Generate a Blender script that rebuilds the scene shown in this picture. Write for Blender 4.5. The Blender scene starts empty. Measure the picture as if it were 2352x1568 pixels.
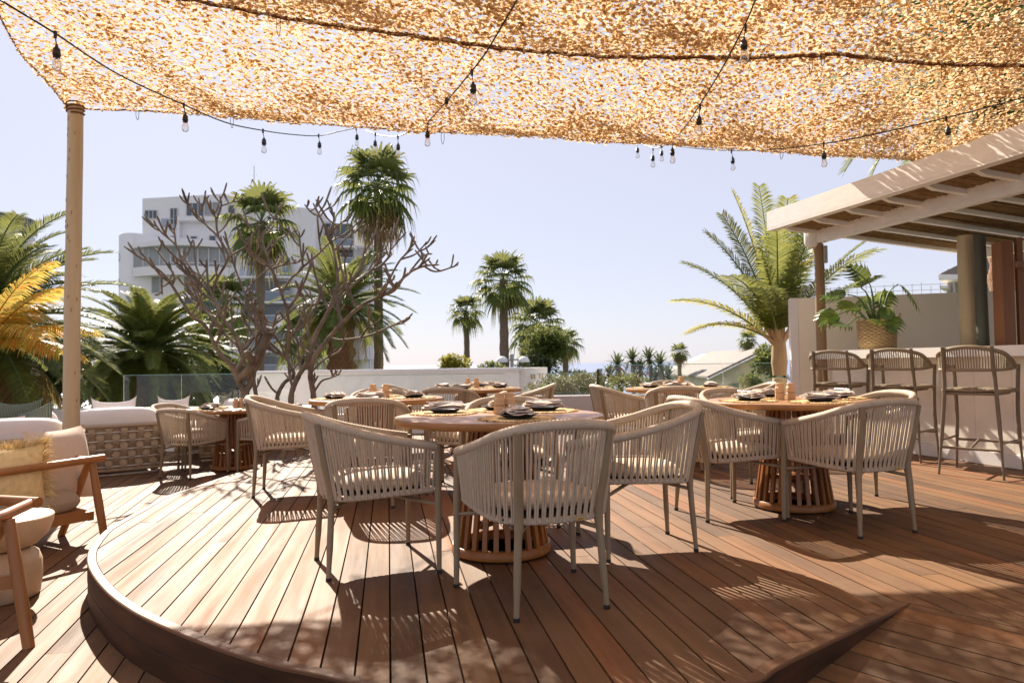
import bpy, math, random
from math import sin, cos, pi, radians, sqrt, atan2
random.seed(7)
S = bpy.context.scene
COL = S.collection
# ---------------------------------------------------------------- camera model (pixels of a 2352x1568 view of the photo)
F = 1633.0; EYE = 1.03; PIT = radians(1.79); ROL = radians(0.8)
Fw = (0, cos(PIT), sin(PIT)); U0 = (0, -sin(PIT), cos(PIT))
Rt = (cos(ROL), -sin(ROL)*U0[1], -sin(ROL)*U0[2])
Up = (sin(ROL), cos(ROL)*U0[1], cos(ROL)*U0[2])
def ray(px, py):
    u = px-1176; v = 784-py
    return [u*Rt[i]+v*Up[i]+F*Fw[i] for i in range(3)]
def P(px, py, z=0.0):
    d = ray(px, py); t = (z-EYE)/d[2]; return (d[0]*t, d[1]*t, z)
def D(px, py, y):
    d = ray(px, py); t = y/d[1]; return (d[0]*t, y, EYE+d[2]*t)

# ---------------------------------------------------------------- vector helpers
def add(a, b): return (a[0]+b[0], a[1]+b[1], a[2]+b[2])
def sub(a, b): return (a[0]-b[0], a[1]-b[1], a[2]-b[2])
def mul(a, s): return (a[0]*s, a[1]*s, a[2]*s)
def dot(a, b): return a[0]*b[0]+a[1]*b[1]+a[2]*b[2]
def cross(a, b): return (a[1]*b[2]-a[2]*b[1], a[2]*b[0]-a[0]*b[2], a[0]*b[1]-a[1]*b[0])
def ln(a): return sqrt(dot(a, a))
def nrm(a):
    l = ln(a) or 1.0; return (a[0]/l, a[1]/l, a[2]/l)
def lerp(a, b, t): return tuple(a[i]+(b[i]-a[i])*t for i in range(len(a)))
def spline(pts, n):
    """Catmull-Rom through pts, n samples per span"""
    out = []; m = len(pts)
    for i in range(m-1):
        p0 = pts[max(i-1, 0)]; p1 = pts[i]; p2 = pts[i+1]; p3 = pts[min(i+2, m-1)]
        for k in range(n):
            t = k/n
            out.append(tuple(0.5*((2*p1[j])+(-p0[j]+p2[j])*t+(2*p0[j]-5*p1[j]+4*p2[j]-p3[j])*t*t+(-p0[j]+3*p1[j]-3*p2[j]+p3[j])*t**3) for j in range(len(p1))))
    out.append(tuple(pts[-1])); return out
def resample(pts, n):
    L = [0]
    for i in range(1, len(pts)): L.append(L[-1]+ln(sub(pts[i], pts[i-1])))
    out = []; j = 0
    for k in range(n):
        t = L[-1]*k/(n-1)
        while j < len(L)-2 and L[j+1] < t: j += 1
        d = L[j+1]-L[j] or 1
        out.append(lerp(pts[j], pts[j+1], (t-L[j])/d))
    return out

class MB:
    def __init__(s): s.v = []; s.f = []; s.s = []
    def add(s, v, f, smooth=False):
        o = len(s.v); s.v += v; s.f += [tuple(i+o for i in q) for q in f]; s.s += [smooth]*len(f)
    def poly(s, pts): s.add(list(pts), [tuple(range(len(pts)))])
    def box(s, c, sz, rz=0.0, bev=0.0):
        x, y, z = sz[0]/2, sz[1]/2, sz[2]/2; ca, sa = cos(rz), sin(rz)
        if bev <= 0:
            V = [(a, b, d) for d in (-z, z) for a, b in ((-x, -y), (x, -y), (x, y), (-x, y))]
            Fc = [(3, 2, 1, 0), (4, 5, 6, 7), (0, 1, 5, 4), (1, 2, 6, 5), (2, 3, 7, 6), (3, 0, 4, 7)]
        else:
            b = bev
            def ring(xx, yy, zz, c):
                return [(-xx+c, -yy, zz), (xx-c, -yy, zz), (xx, -yy+c, zz), (xx, yy-c, zz), (xx-c, yy, zz), (-xx+c, yy, zz), (-xx, yy-c, zz), (-xx, -yy+c, zz)]
            V = ring(x-b, y-b, -z, b*.6)+ring(x, y, -z+b, b)+ring(x, y, z-b, b)+ring(x-b, y-b, z, b*.6)
            Fc = [tuple(range(7, -1, -1)), tuple(range(24, 32))]
            for r in range(3):
                for i in range(8): Fc.append((r*8+i, r*8+(i+1) % 8, r*8+8+(i+1) % 8, r*8+8+i))
        s.add([(c[0]+a*ca-b_*sa, c[1]+a*sa+b_*ca, c[2]+d) for a, b_, d in V], Fc)
    def beam(s, a, b, w, h, up=(0, 0, 1)):
        """box from a to b, w wide, h tall (centred)"""
        d = nrm(sub(b, a)); x = nrm(cross(d, up)); u = cross(x, d)
        V = []
        for p in (a, b):
            for i, j in ((-1, -1), (1, -1), (1, 1), (-1, 1)): V.append(add(p, add(mul(x, i*w/2), mul(u, j*h/2))))
        s.add(V, [(0, 1, 2, 3), (7, 6, 5, 4), (0, 4, 5, 1), (1, 5, 6, 2), (2, 6, 7, 3), (3, 7, 4, 0)])
    def tube(s, pts, r, n=8, cap=True, smooth=True):
        m = len(pts); R = r if isinstance(r, (list, tuple)) else [r]*m
        V = []; prev = None
        for i in range(m):
            d = nrm(sub(pts[min(i+1, m-1)], pts[max(i-1, 0)]))
            if prev is None:
                a = (0, 0, 1) if abs(d[2]) < .9 else (1, 0, 0); x = nrm(cross(d, a))
            else:
                x = sub(prev, mul(d, dot(prev, d)))
                x = nrm(x) if ln(x) > 1e-6 else nrm(cross(d, (0.3, .5, 1)))
            prev = x; y = cross(d, x)
            for k in range(n):
                t = 2*pi*k/n; V.append(add(pts[i], add(mul(x, R[i]*cos(t)), mul(y, R[i]*sin(t)))))
        Fc = [(i*n+k, i*n+(k+1) % n, (i+1)*n+(k+1) % n, (i+1)*n+k) for i in range(m-1) for k in range(n)]
        s.add(V, Fc, smooth)
        if cap:
            s.add(V[:n], [tuple(range(n-1, -1, -1))]); s.add(V[-n:], [tuple(range(n))])
    def lathe(s, prof, c=(0, 0, 0), n=24, smooth=True, sx=1.0, sy=1.0):
        V = []
        for r, z in prof:
            for k in range(n):
                t = 2*pi*k/n; V.append((c[0]+r*cos(t)*sx, c[1]+r*sin(t)*sy, c[2]+z))
        m = len(prof)
        s.add(V, [(i*n+k, i*n+(k+1) % n, (i+1)*n+(k+1) % n, (i+1)*n+k) for i in range(m-1) for k in range(n)], smooth)
        if prof[0][0] > 1e-5: s.add(V[:n], [tuple(range(n-1, -1, -1))])
        if prof[-1][0] > 1e-5: s.add(V[-n:], [tuple(range(n))])
    def prism(s, pts, z0, z1):
        n = len(pts)
        s.add([(p[0], p[1], z0) for p in pts]+[(p[0], p[1], z1) for p in pts],
              [tuple(range(n-1, -1, -1)), tuple(range(n, 2*n))]+[(i, (i+1) % n, n+(i+1) % n, n+i) for i in range(n)])
    def build(s, name, m, parent=None, loc=None):
        me = bpy.data.meshes.new(name); me.from_pydata(s.v, [], s.f)
        me.polygons.foreach_set('use_smooth', s.s); me.materials.append(m); me.update()
        o = bpy.data.objects.new(name, me); COL.objects.link(o)
        if parent is not None:
            o.parent = parent
            if loc: o.location = loc
        elif loc: o.location = loc
        return o

def tag(o, label=None, cat=None, group=None, kind=None):
    if label: o['label'] = label
    if cat: o['category'] = cat
    if group: o['group'] = group
    if kind: o['kind'] = kind
    return o
def thing(name, loc, label, cat, group=None, rz=0.0):
    loc = tuple(loc)
    o = bpy.data.objects.new(name, None); COL.objects.link(o); o.empty_display_size = .1
    o.location = loc; o.rotation_euler = (0, 0, rz); return tag(o, label, cat, group)
def wpart(mb, name, m, root):            # a part built in world coordinates under an unrotated thing
    l = root.location; return mb.build(name, m, root, (-l[0], -l[1], -l[2]))
def copy_tree(o, parent=None):
    c = o.copy(); COL.objects.link(c)
    if parent is not None: c.parent = parent
    for ch in [q for q in COL.objects if q.parent == o]: copy_tree(ch, c)
    return c

# ---------------------------------------------------------------- materials
def newmat(name):
    m = bpy.data.materials.new(name); m.use_nodes = True; nt = m.node_tree
    b = nt.nodes['Principled BSDF']; return m, nt, b
def L(nt, a, b): nt.links.new(a, b)
def coord(nt, scale=(1, 1, 1), kind='Object', rot=(0, 0, 0)):
    t = nt.nodes.new('ShaderNodeTexCoord'); mp = nt.nodes.new('ShaderNodeMapping')
    mp.inputs['Scale'].default_value = scale; mp.inputs['Rotation'].default_value = rot
    L(nt, t.outputs[kind], mp.inputs['Vector']); return mp.outputs['Vector']
def noise(nt, vec, scale, detail=4, rough=.6):
    n = nt.nodes.new('ShaderNodeTexNoise'); n.inputs['Scale'].default_value = scale
    n.inputs['Detail'].default_value = detail; n.inputs['Roughness'].default_value = rough
    L(nt, vec, n.inputs['Vector']); return n.outputs['Fac']
def ramp(nt, fac, cols):
    r = nt.nodes.new('ShaderNodeValToRGB'); e = r.color_ramp.elements
    while len(e) < len(cols): e.new(.5)
    for i, (p, c) in enumerate(cols): e[i].position = p; e[i].color = (*c, 1)
    L(nt, fac, r.inputs['Fac']); return r.outputs['Color']
def mix(nt, a, b, fac, mode='MIX'):
    m = nt.nodes.new('ShaderNodeMix'); m.data_type = 'RGBA'; m.blend_type = mode
    for sock, val in ((m.inputs[6], a), (m.inputs[7], b)):
        if isinstance(val, tuple): sock.default_value = (*val, 1)
        else: L(nt, val, sock)
    if isinstance(fac, (int, float)): m.inputs[0].default_value = fac
    else: L(nt, fac, m.inputs[0])
    return m.outputs[2]
def bump(nt, b, h, strength=.3, dist=.01):
    n = nt.nodes.new('ShaderNodeBump'); n.inputs['Strength'].default_value = strength; n.inputs['Distance'].default_value = dist
    L(nt, h, n.inputs['Height']); L(nt, n.outputs['Normal'], b.inputs['Normal'])
def mapr(nt, v, a, b, c, d):
    n = nt.nodes.new('ShaderNodeMapRange'); n.inputs[1].default_value = a; n.inputs[2].default_value = b
    n.inputs[3].default_value = c; n.inputs[4].default_value = d; L(nt, v, n.inputs[0]); return n.outputs[0]
def island(nt): return nt.nodes.new('ShaderNodeNewGeometry').outputs['Random Per Island']
def sc(c, k): return tuple(min(1, x*k) for x in c)
def plain(name, c, rough=.6, var=.12, scale=8, bumpk=0.0, bscale=60, metal=0.0, stretch=(1, 1, 1), spec=.5, isl=0.0, bdist=.004):
    m, nt, b = newmat(name); v = coord(nt, stretch)
    f = noise(nt, v, scale, 5)
    col = ramp(nt, f, [(.3, sc(c, 1-var)), (.7, sc(c, 1+var))])
    if isl:
        r = island(nt); col = mix(nt, col, ramp(nt, r, [(0, (1-isl,)*3), (1, (1, 1, 1))]), 1.0, 'MULTIPLY')
    L(nt, col, b.inputs['Base Color']); b.inputs['Roughness'].default_value = rough; b.inputs['Metallic'].default_value = metal
    b.inputs['Specular IOR Level'].default_value = spec
    if bumpk: bump(nt, b, noise(nt, v, bscale, 6), bumpk, bdist)
    return m
def wood(name, dark, light, axis=1, rough=.5, isl=.0, gs=18, spec=.5, isl_cols=None, wear=None):
    m, nt, b = newmat(name)
    st = [gs, gs, gs]; st[axis] = gs*.06
    v = coord(nt, tuple(st))
    if isl or isl_cols:
        r = island(nt); a = nt.nodes.new('ShaderNodeVectorMath'); a.operation = 'ADD'
        cx = nt.nodes.new('ShaderNodeCombineXYZ')
        k = nt.nodes.new('ShaderNodeMath'); k.operation = 'MULTIPLY'; k.inputs[1].default_value = 173.0
        L(nt, r, k.inputs[0])
        for i in range(3): L(nt, k.outputs[0], cx.inputs[i])
        L(nt, v, a.inputs[0]); L(nt, cx.outputs[0], a.inputs[1]); v = a.outputs[0]
    f = noise(nt, v, 1.0, 8, .65)
    col = ramp(nt, f, [(.25, dark), (.75, light)])
    if isl_cols: col = mix(nt, col, ramp(nt, r, isl_cols), 1.0, 'MULTIPLY')
    if wear:
        w = noise(nt, coord(nt, (1, 1, 1)), 1.6, 7, .7)
        col = mix(nt, col, wear, mapr(nt, w, .45, .8, 0, .55))
    L(nt, col, b.inputs['Base Color'])
    L(nt, mapr(nt, noise(nt, v, .7, 4), .3, .7, rough-.07, rough+.1), b.inputs['Roughness'])
    b.inputs['Specular IOR Level'].default_value = spec
    bump(nt, b, f, .25, .004)
    return m
def leaf(name, dark, light, trans=.35, rough=.45, old=None, oldk=.0):
    m, nt, b = newmat(name); r = island(nt)
    v = coord(nt); n2 = noise(nt, v, .9, 3)
    a = nt.nodes.new('ShaderNodeMath'); a.operation = 'ADD'; L(nt, r, a.inputs[0]); L(nt, n2, a.inputs[1])
    h = nt.nodes.new('ShaderNodeMath'); h.operation = 'MULTIPLY'; h.inputs[1].default_value = .5; L(nt, a.outputs[0], h.inputs[0])
    cols = [(.2, dark), (.75, light)]
    if old: cols = [(.2, dark), (.75-oldk, light), (min(.98, .86-oldk), old)]
    col = ramp(nt, h.outputs[0], cols)
    L(nt, col, b.inputs['Base Color']); b.inputs['Roughness'].default_value = rough
    b.inputs['Specular IOR Level'].default_value = .28
    t = nt.nodes.new('ShaderNodeBsdfTranslucent'); L(nt, mix(nt, col, (1.0, .95, .35), .25), t.inputs['Color'])
    mx = nt.nodes.new('ShaderNodeMixShader'); mx.inputs[0].default_value = trans
    out = nt.nodes['Material Output']
    L(nt, b.outputs[0], mx.inputs[1]); L(nt, t.outputs[0], mx.inputs[2]); L(nt, mx.outputs[0], out.inputs['Surface'])
    return m
def glass(name, tint=(.9, .97, .96), mixk=.12, rough=.02):
    m, nt, b = newmat(name); nt.nodes.remove(b); out = nt.nodes['Material Output']
    t = nt.nodes.new('ShaderNodeBsdfTransparent'); t.inputs['Color'].default_value = (*tint, 1)
    g = nt.nodes.new('ShaderNodeBsdfGlossy'); g.inputs['Roughness'].default_value = rough
    fr = nt.nodes.new('ShaderNodeFresnel'); fr.inputs['IOR'].default_value = 1.45
    mx = nt.nodes.new('ShaderNodeMixShader'); s_ = nt.nodes.new('ShaderNodeMath'); s_.operation = 'ADD'; s_.inputs[1].default_value = mixk*.4
    L(nt, fr.outputs[0], s_.inputs[0]); L(nt, s_.outputs[0], mx.inputs[0])
    L(nt, t.outputs[0], mx.inputs[1]); L(nt, g.outputs[0], mx.inputs[2]); L(nt, mx.outputs[0], out.inputs['Surface'])
    return m

M = {}
ISL = [(0, (.50, .46, .45)), (.35, (.78, .74, .73)), (.7, (1, 1, 1)), (.9, (1.1, .95, .8)), (1, (1.25, .95, .70))]
M['deck'] = wood('deck_wood', (.082, .035, .009), (.215, .101, .033), 1, .70, isl_cols=ISL, gs=16, wear=(.21, .118, .052), spec=.58)
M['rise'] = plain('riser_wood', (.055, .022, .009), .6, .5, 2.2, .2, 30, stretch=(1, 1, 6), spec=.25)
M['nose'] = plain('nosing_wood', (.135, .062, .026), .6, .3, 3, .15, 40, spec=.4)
M['under'] = plain('under_deck', (.012, .010, .008), .9)  # near-black, paints the shade below the board gaps
M['teak'] = wood('teak_wood', (.22, .075, .013), (.40, .16, .036), 2, .38, isl_cols=[(0, (.75, .7, .68)), (1, (1, 1, 1))], gs=14)
M['teaktop'] = wood('table_top_wood', (.24, .12, .055), (.40, .21, .10), 0, .33, gs=9)
M['rim'] = wood('table_rim_wood', (.27, .115, .028), (.42, .19, .055), 2, .4, gs=5)
M['armwood'] = wood('armchair_wood', (.24, .095, .028), (.40, .18, .06), 2, .42, gs=9)
M['rope'] = plain('rope_weave', (.51, .41, .30), .75, .10, 40, .35, 400, bdist=.002, isl=.14)
M['frame'] = plain('taupe_metal', (.25, .185, .11), .45, .06, 10, .05, 300)
M['black'] = plain('black_plastic', (.014, .014, .014), .45)
M['cush'] = plain('seat_cloth', (.55, .44, .345), .9, .07, 25, .4, 500, bdist=.002)
M['stool'] = plain('stool_rope', (.30, .235, .15), .75, .12, 40, .3, 400, isl=.2, bdist=.002)
M['stoolf'] = plain('stool_metal', (.17, .13, .082), .45, .08, 10)
M['brass'] = plain('brass', (.75, .52, .17), .35, .1, 30, metal=1.0)
M['mat'] = plain('seagrass', (.55, .38, .17), .85, .28, 60, .8, 160, isl=.15)
M['plate'] = plain('black_plate', (.012, .012, .013), .3)
M['napkin'] = plain('linen', (.62, .52, .45), .9, .06, 20, .25, 500, bdist=.002)
M['steel'] = plain('steel', (.75, .74, .72), .22, .04, metal=1.0)
M['mill'] = plain('mill_wood', (.58, .36, .185), .5, .06, 10, .05, 100)
M['white'] = plain('white_plaster', (.80, .76, .72), .75, .04, 2.5, .25, 25)
M['cream'] = plain('cream_wall', (.87, .79, .63), .8, .035, 1.5, .25, 30)
M['paint'] = plain('white_painted_timber', (.89, .85, .78), .5, .06, 6, .15, 40, stretch=(4, 1, 4))
M['tile'] = plain('bar_panel', (.81, .74, .63), .6, .08, 3.5, .15, 30, isl=.06)
M['slab'] = plain('bar_slab', (.88, .85, .79), .4, .04, 4)
M['pole'] = wood('pole_wood', (.44, .335, .19), (.60, .48, .30), 2, .6, gs=11)
M['polebrown'] = wood('brown_pole', (.20, .115, .05), (.36, .23, .115), 2, .65, gs=11)
M['polegreen'] = wood('treated_pole', (.045, .043, .025), (.10, .10, .06), 2, .6, gs=11)
M['slat'] = wood('screen_wood', (.19, .070, .024), (.31, .125, .045), 2, .5, gs=10)
M['reed'] = wood('reeds', (.10, .055, .022), (.48, .30, .13), 0, .8, gs=55)
M['cable'] = plain('black_cable', (.016, .016, .018), .5)
M['strap'] = plain('woven_strap', (.40, .30, .205), .8, .08, 30, .25, 300, isl=.12)
M['rod'] = plain('white_rod', (.62, .58, .53), .5)
M['ivory'] = plain('ivory_cloth', (.72, .66, .63), .9, .04, 6, .35, 350, bdist=.002)
M['boucle'] = plain('boucle_cloth', (.62, .52, .43), .95, .10, 120, .6, 260, bdist=.004)
M['beigec'] = plain('beige_cloth', (.40, .315, .24), .95, .14, 140, .6, 260, bdist=.004)
M['piping'] = plain('olive_piping', (.10, .09, .06), .8)
M['straw'] = plain('straw', (.88, .68, .34), .8, .15, 30, isl=.35)
M['pale'] = wood('pale_wood', (.52, .37, .22), (.70, .54, .37), 0, .5, gs=5)
M['basket'] = plain('basket_weave', (.52, .35, .17), .8, .15, 30, .4, 150, isl=.2)
M['dark'] = plain('dark_gap', (.03, .02, .012), .9)
M['bark'] = plain('plumeria_bark', (.155, .115, .078), .75, .55, 5, .8, 45, bdist=.012)
M['palmbark'] = plain('palm_bark', (.20, .145, .105), .9, .3, 12, 1.0, 22, stretch=(1, 1, 3), bdist=.03)
M['boots'] = plain('palm_boots', (.20, .095, .045), .9, .35, 14, 1.0, 20, bdist=.03)
M['sheath'] = wood('palm_sheath', (.30, .17, .075), (.56, .40, .22), 2, .6, gs=9)
M['bldg'] = plain('render_white', (.74, .725, .74), .8, .03, .4)
M['bldgs'] = plain('render_shadow_band', (.68, .66, .67), .8, .03, .4)  # slightly darker render, for the stepped wing and the coping
M['wglass'] = plain('window_glass', (.055, .07, .085), .12, .3, .5, spec=.8)
M['curtain'] = plain('curtain', (.30, .31, .32), .9, .25, 6, stretch=(6, 1, .3))
M['bframe'] = plain('window_frame', (.55, .55, .56), .5)
M['roof'] = plain('roof_tile', (.20, .165, .15), .8, .15, 3)
M['roofl'] = plain('roof_pale', (.42, .38, .355), .8, .1, 3)
M['yellow'] = plain('yellow_wall', (.62, .54, .37), .8, .05, 2)
M['lilac'] = plain('lilac_wall', (.40, .36, .39), .8, .05, 2)
M['glass'] = glass('clear_glass', (.96, .985, .98), .0)
M['bglass'] = glass('balcony_glass', (.84, .90, .96), .15)
M['bulb'] = glass('bulb_glass', (.97, .97, .97), .16)
M['edge'] = plain('glass_edge', (.20, .36, .33), .2)
M['date'] = leaf('date_palm_leaf', (.020, .040, .008), (.115, .150, .020), .30, .5)
M['dateold'] = leaf('dry_frond', (.15, .092, .035), (.32, .21, .075), .3, .6)
M['golden'] = leaf('golden_frond', (.20, .18, .012), (.52, .33, .02), .5, .4, (.55, .19, .015), .22)
M['fan'] = leaf('fan_palm_leaf', (.022, .044, .014), (.11, .155, .028), .3, .4)
M['fandry'] = leaf('fan_palm_dry', (.16, .10, .045), (.30, .20, .09), .3, .6)
M['coco'] = leaf('coconut_leaf', (.028, .055, .008), (.14, .16, .014), .4, .38, (.42, .17, .02), .02)
M['cocoy'] = leaf('coconut_leaf_yellow', (.20, .21, .012), (.46, .38, .02), .5, .38, (.48, .19, .02), .06)
M['philo'] = leaf('philodendron_leaf', (.05, .12, .018), (.16, .25, .035), .3, .25, (.40, .34, .03), .0)
M['stem'] = plain('green_stem', (.10, .17, .04), .5)
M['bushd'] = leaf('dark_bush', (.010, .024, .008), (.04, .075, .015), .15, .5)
M['bushm'] = leaf('mid_bush', (.03, .06, .012), (.10, .15, .022), .3, .5)
M['bushy'] = leaf('yellow_bush', (.10, .11, .012), (.34, .29, .02), .35, .5)
M['bushg'] = leaf('grey_bush', (.055, .075, .045), (.17, .19, .13), .2, .55)
M['aloe'] = leaf('aloe_leaf', (.02, .045, .022), (.07, .11, .045), .12, .45)
M['flower'] = leaf('red_flower', (.20, .02, .02), (.45, .05, .03), .3, .5)
M['lawn'] = plain('lawn_ground', (.05, .065, .025), .95, .3, .6)
M['grey'] = plain('grey_paving', (.52, .48, .46), .85, .05, 3)
M['globe'] = plain('globe_white', (.72, .72, .72), .35)
M['galv'] = plain('grey_metal', (.36, .36, .36), .5)
# green corduroy cushion cloth
m, nt, b = newmat('green_cord'); w = nt.nodes.new('ShaderNodeTexWave'); w.inputs['Scale'].default_value = 22
L(nt, coord(nt), w.inputs['Vector']); L(nt, ramp(nt, w.outputs['Fac'], [(.2, (.06, .075, .05)), (.75, (.19, .21, .15))]), b.inputs['Base Color'])
b.inputs['Roughness'].default_value = .95; bump(nt, b, w.outputs['Fac'], .5, .004); M['green'] = m
# shade-net cloth: thin, lets light through
m, nt, b = newmat('net_cloth'); r = island(nt)
col = ramp(nt, r, [(0, (.46, .285, .13)), (.45, (.53, .355, .185)), (.8, (.58, .42, .245)), (1, (.66, .54, .38))])
L(nt, col, b.inputs['Base Color']); b.inputs['Roughness'].default_value = .5; b.inputs['Specular IOR Level'].default_value = .35
t = nt.nodes.new('ShaderNodeBsdfTranslucent'); L(nt, col, t.inputs['Color'])
mx = nt.nodes.new('ShaderNodeMixShader'); mx.inputs[0].default_value = .82
L(nt, b.outputs[0], mx.inputs[1]); L(nt, t.outputs[0], mx.inputs[2]); L(nt, mx.outputs[0], nt.nodes['Material Output'].inputs['Surface'])
M['net'] = m
M['netrope'] = plain('net_rope', (.17, .06, .02), .9, .3, 30)
# sea
m, nt, b = newmat('sea_water'); b.inputs['Base Color'].default_value = (.16, .20, .32, 1); b.inputs['Roughness'].default_value = .35
bump(nt, b, noise(nt, coord(nt, (.02, .12, 1)), 1.0, 6), .6, 2.0); M['sea'] = m
# ================================================================ light, sky, camera
SUN_EL = radians(38.0); SUN_AZ = radians(25.0)           # 25 degrees left of the viewing direction
TO_SUN = (-sin(SUN_AZ)*cos(SUN_EL), cos(SUN_AZ)*cos(SUN_EL), sin(SUN_EL))
w = bpy.data.worlds.new('World'); S.world = w; w.use_nodes = True; nt = w.node_tree
sk = nt.nodes.new('ShaderNodeTexSky'); sk.sky_type = 'NISHITA'; sk.sun_disc = False
sk.sun_elevation = SUN_EL; sk.sun_rotation = -SUN_AZ; sk.air_density = 1.0; sk.dust_density = .5; sk.ozone_density = 3.0
bg = nt.nodes['Background']; bg.inputs['Strength'].default_value = 0.10
L(nt, mix(nt, sk.outputs[0], (2.82, 2.76, 3.22), .87), bg.inputs['Color'])      # thin even haze over the clear-sky model
sun = bpy.data.lights.new('Sun', 'SUN'); sun.energy = 5.0; sun.angle = radians(0.5); sun.color = (1.0, .90, .76)
so = bpy.data.objects.new('Sun', sun); COL.objects.link(so)
from mathutils import Vector, Matrix
so.rotation_euler = Vector(TO_SUN).to_track_quat('Z', 'Y').to_euler()
cd = bpy.data.cameras.new('Camera'); cam = bpy.data.objects.new('Camera', cd); COL.objects.link(cam)
cd.sensor_width = 36; cd.lens = 36*F/2352; cd.clip_start = .05; cd.clip_end = 60000
bk = mul(Fw, -1)
cam.matrix_world = Matrix(((Rt[0], Up[0], bk[0], 0), (Rt[1], Up[1], bk[1], 0), (Rt[2], Up[2], bk[2], EYE), (0, 0, 0, 1)))
cd.dof.use_dof = True; cd.dof.focus_distance = 3.6; cd.dof.aperture_fstop = 5.0
S.camera = cam
S.view_settings.view_transform = 'Standard'; S.view_settings.look = 'None'; S.view_settings.gamma = 1.0
S.view_settings.exposure = 1.33
S.cycles.use_denoising = True; S.cycles.max_bounces = 8; S.cycles.transparent_max_bounces = 16
S.cycles.sample_clamp_indirect = 6.0

# ================================================================ decks
def c7(x, y): return ((x/2.178)/1.3776, (1440+y/2.178)/1.3776)
def c24(x, y): return ((240+x*.3231)/1.3776, (1400+y*.3231)/1.3776)
def cR(x, y): return ((2500+x*.3146)/1.3776, (1700+y*.3146)/1.3776)
A = P(*cR(1215, 660)); B = P(*cR(2352, 920))
AB = nrm(sub(B, A)); AB = (AB[0], AB[1], 0)
left = [P(*c24(1770, 250)), P(*c24(1500, 320)), P(*c24(1140, 440)), P(*c24(840, 540)), P(*c24(700, 620)), P(*c24(330, 830))]
left += [P(*c7(x, y)) for x, y in ((672, 570), (640, 610), (608, 660), (598, 720), (612, 780), (660, 860), (740, 950), (850, 1035), (1000, 1122), (1400, 1292), (1850, 1438), (2352, 1550))]
front = [(-.2, 2.13, 0), (.25, 2.11, 0), P(1721, 1568), P(*cR(0, 1240)), A]
edge = [(-2.05, 11.2, 0), (-2.3, 9.0, 0)]+left+front
edge = resample(spline(edge, 12), 420); edge = [(p[0], p[1], 0) for p in edge]
far = [add(A, mul(AB, 6.0)), (8.5, 11.2, 0)]
def inset(pl, d):
    out = []
    for i, p in enumerate(pl):
        t = nrm(sub(pl[min(i+1, len(pl)-1)], pl[max(i-1, 0)])); out.append((p[0]-t[1]*d, p[1]+t[0]*d, p[2]))
    return out
def clip(poly, n, c):                     # keep dot(n,p) <= c
    out = []
    for i in range(len(poly)):
        a, b = poly[i-1], poly[i]; da = n[0]*a[0]+n[1]*a[1]-c; db = n[0]*b[0]+n[1]*b[1]-c
        if (da <= 0) != (db <= 0):
            t = da/(da-db); out.append((a[0]+(b[0]-a[0])*t, a[1]+(b[1]-a[1])*t))
        if db <= 0: out.append((b[0], b[1]))
    return out
def boards(mb, poly, direc, pitch, gap, z, th, seed, pmin=2.4, pmax=5.2, zf=None):
    rnd = random.Random(seed); u = nrm((direc[0], direc[1], 0)); n = (u[1], -u[0])
    cs = [n[0]*p[0]+n[1]*p[1] for p in poly]; k0 = int(min(cs)/pitch)-1; k1 = int(max(cs)/pitch)+2
    for k in range(k0, k1):
        q = clip(poly, n, (k+1)*pitch-gap/2)
        if len(q) < 3: continue
        q = clip(q, (-n[0], -n[1]), -(k*pitch+gap/2))
        if len(q) < 3: continue
        us = [u[0]*p[0]+u[1]*p[1] for p in q]; a0, a1 = min(us), max(us); a = a0-rnd.uniform(0, pmax)
        while a < a1:
            e = a+rnd.uniform(pmin, pmax)
            r = clip(q, (-u[0], -u[1]), -(a+.0008)); r = clip(r, (u[0], u[1]), e-.0008) if len(r) > 2 else []
            a = e
            if len(r) < 3: continue
            dz = rnd.uniform(-.0012, .0012)
            if zf: mb.add([(p[0], p[1], zf(p)+dz) for p in r]+[(p[0], p[1], zf(p)-th) for p in r],
                          [tuple(range(len(r)))]+[(i, len(r)+i, len(r)+(i+1) % len(r), (i+1) % len(r)) for i in range(len(r))])
            else: mb.add([(p[0], p[1], z+dz) for p in r]+[(p[0], p[1], z-th) for p in r],
                         [tuple(range(len(r)))]+[(i, len(r)+i, len(r)+(i+1) % len(r), (i+1) % len(r)) for i in range(len(r))])
def board_obj(mb, name, direc):           # boards are modelled with their length along local Y so the grain follows them
    t = atan2(-direc[0], direc[1]); ca, sa = cos(-t), sin(-t)
    mb.v = [(x*ca-y*sa, x*sa+y*ca, z) for x, y, z in mb.v]
    o = mb.build(name, M['deck']); o.rotation_euler = (0, 0, t); return tag(o, kind='structure')
UDIR = (-.175, 1, 0)
mb = MB(); ins = inset(edge, .047)
boards(mb, [p[:2] for p in ins]+[p[:2] for p in far], UDIR, .118, .0075, 0, .022, 3)
board_obj(mb, 'deck', UDIR)
mb = MB(); mb.poly([(p[0], p[1], -.03) for p in inset(edge, .02)]+[(p[0], p[1], -.03) for p in far]); tag(mb.build('deck_base', M['under']), kind='structure')  # dark sheet standing in for the shade seen between boards
LDIR = (-.27, 1, 0)
mb = MB(); boards(mb, [(-10, -1.5), (5.5, -1.5), (5.5, 2.9), (.5, 2.9), (-1.3, 11.2), (-10, 11.2)], LDIR, .118, .0075, -.22, .022, 5)
board_obj(mb, 'lower_deck', LDIR)
mb = MB(); mb.poly([(-10, -1.5, -.25), (5.5, -1.5, -.25), (5.5, 11.2, -.25), (-10, 11.2, -.25)]); tag(mb.build('lower_deck_base', M['under']), kind='structure')
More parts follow.
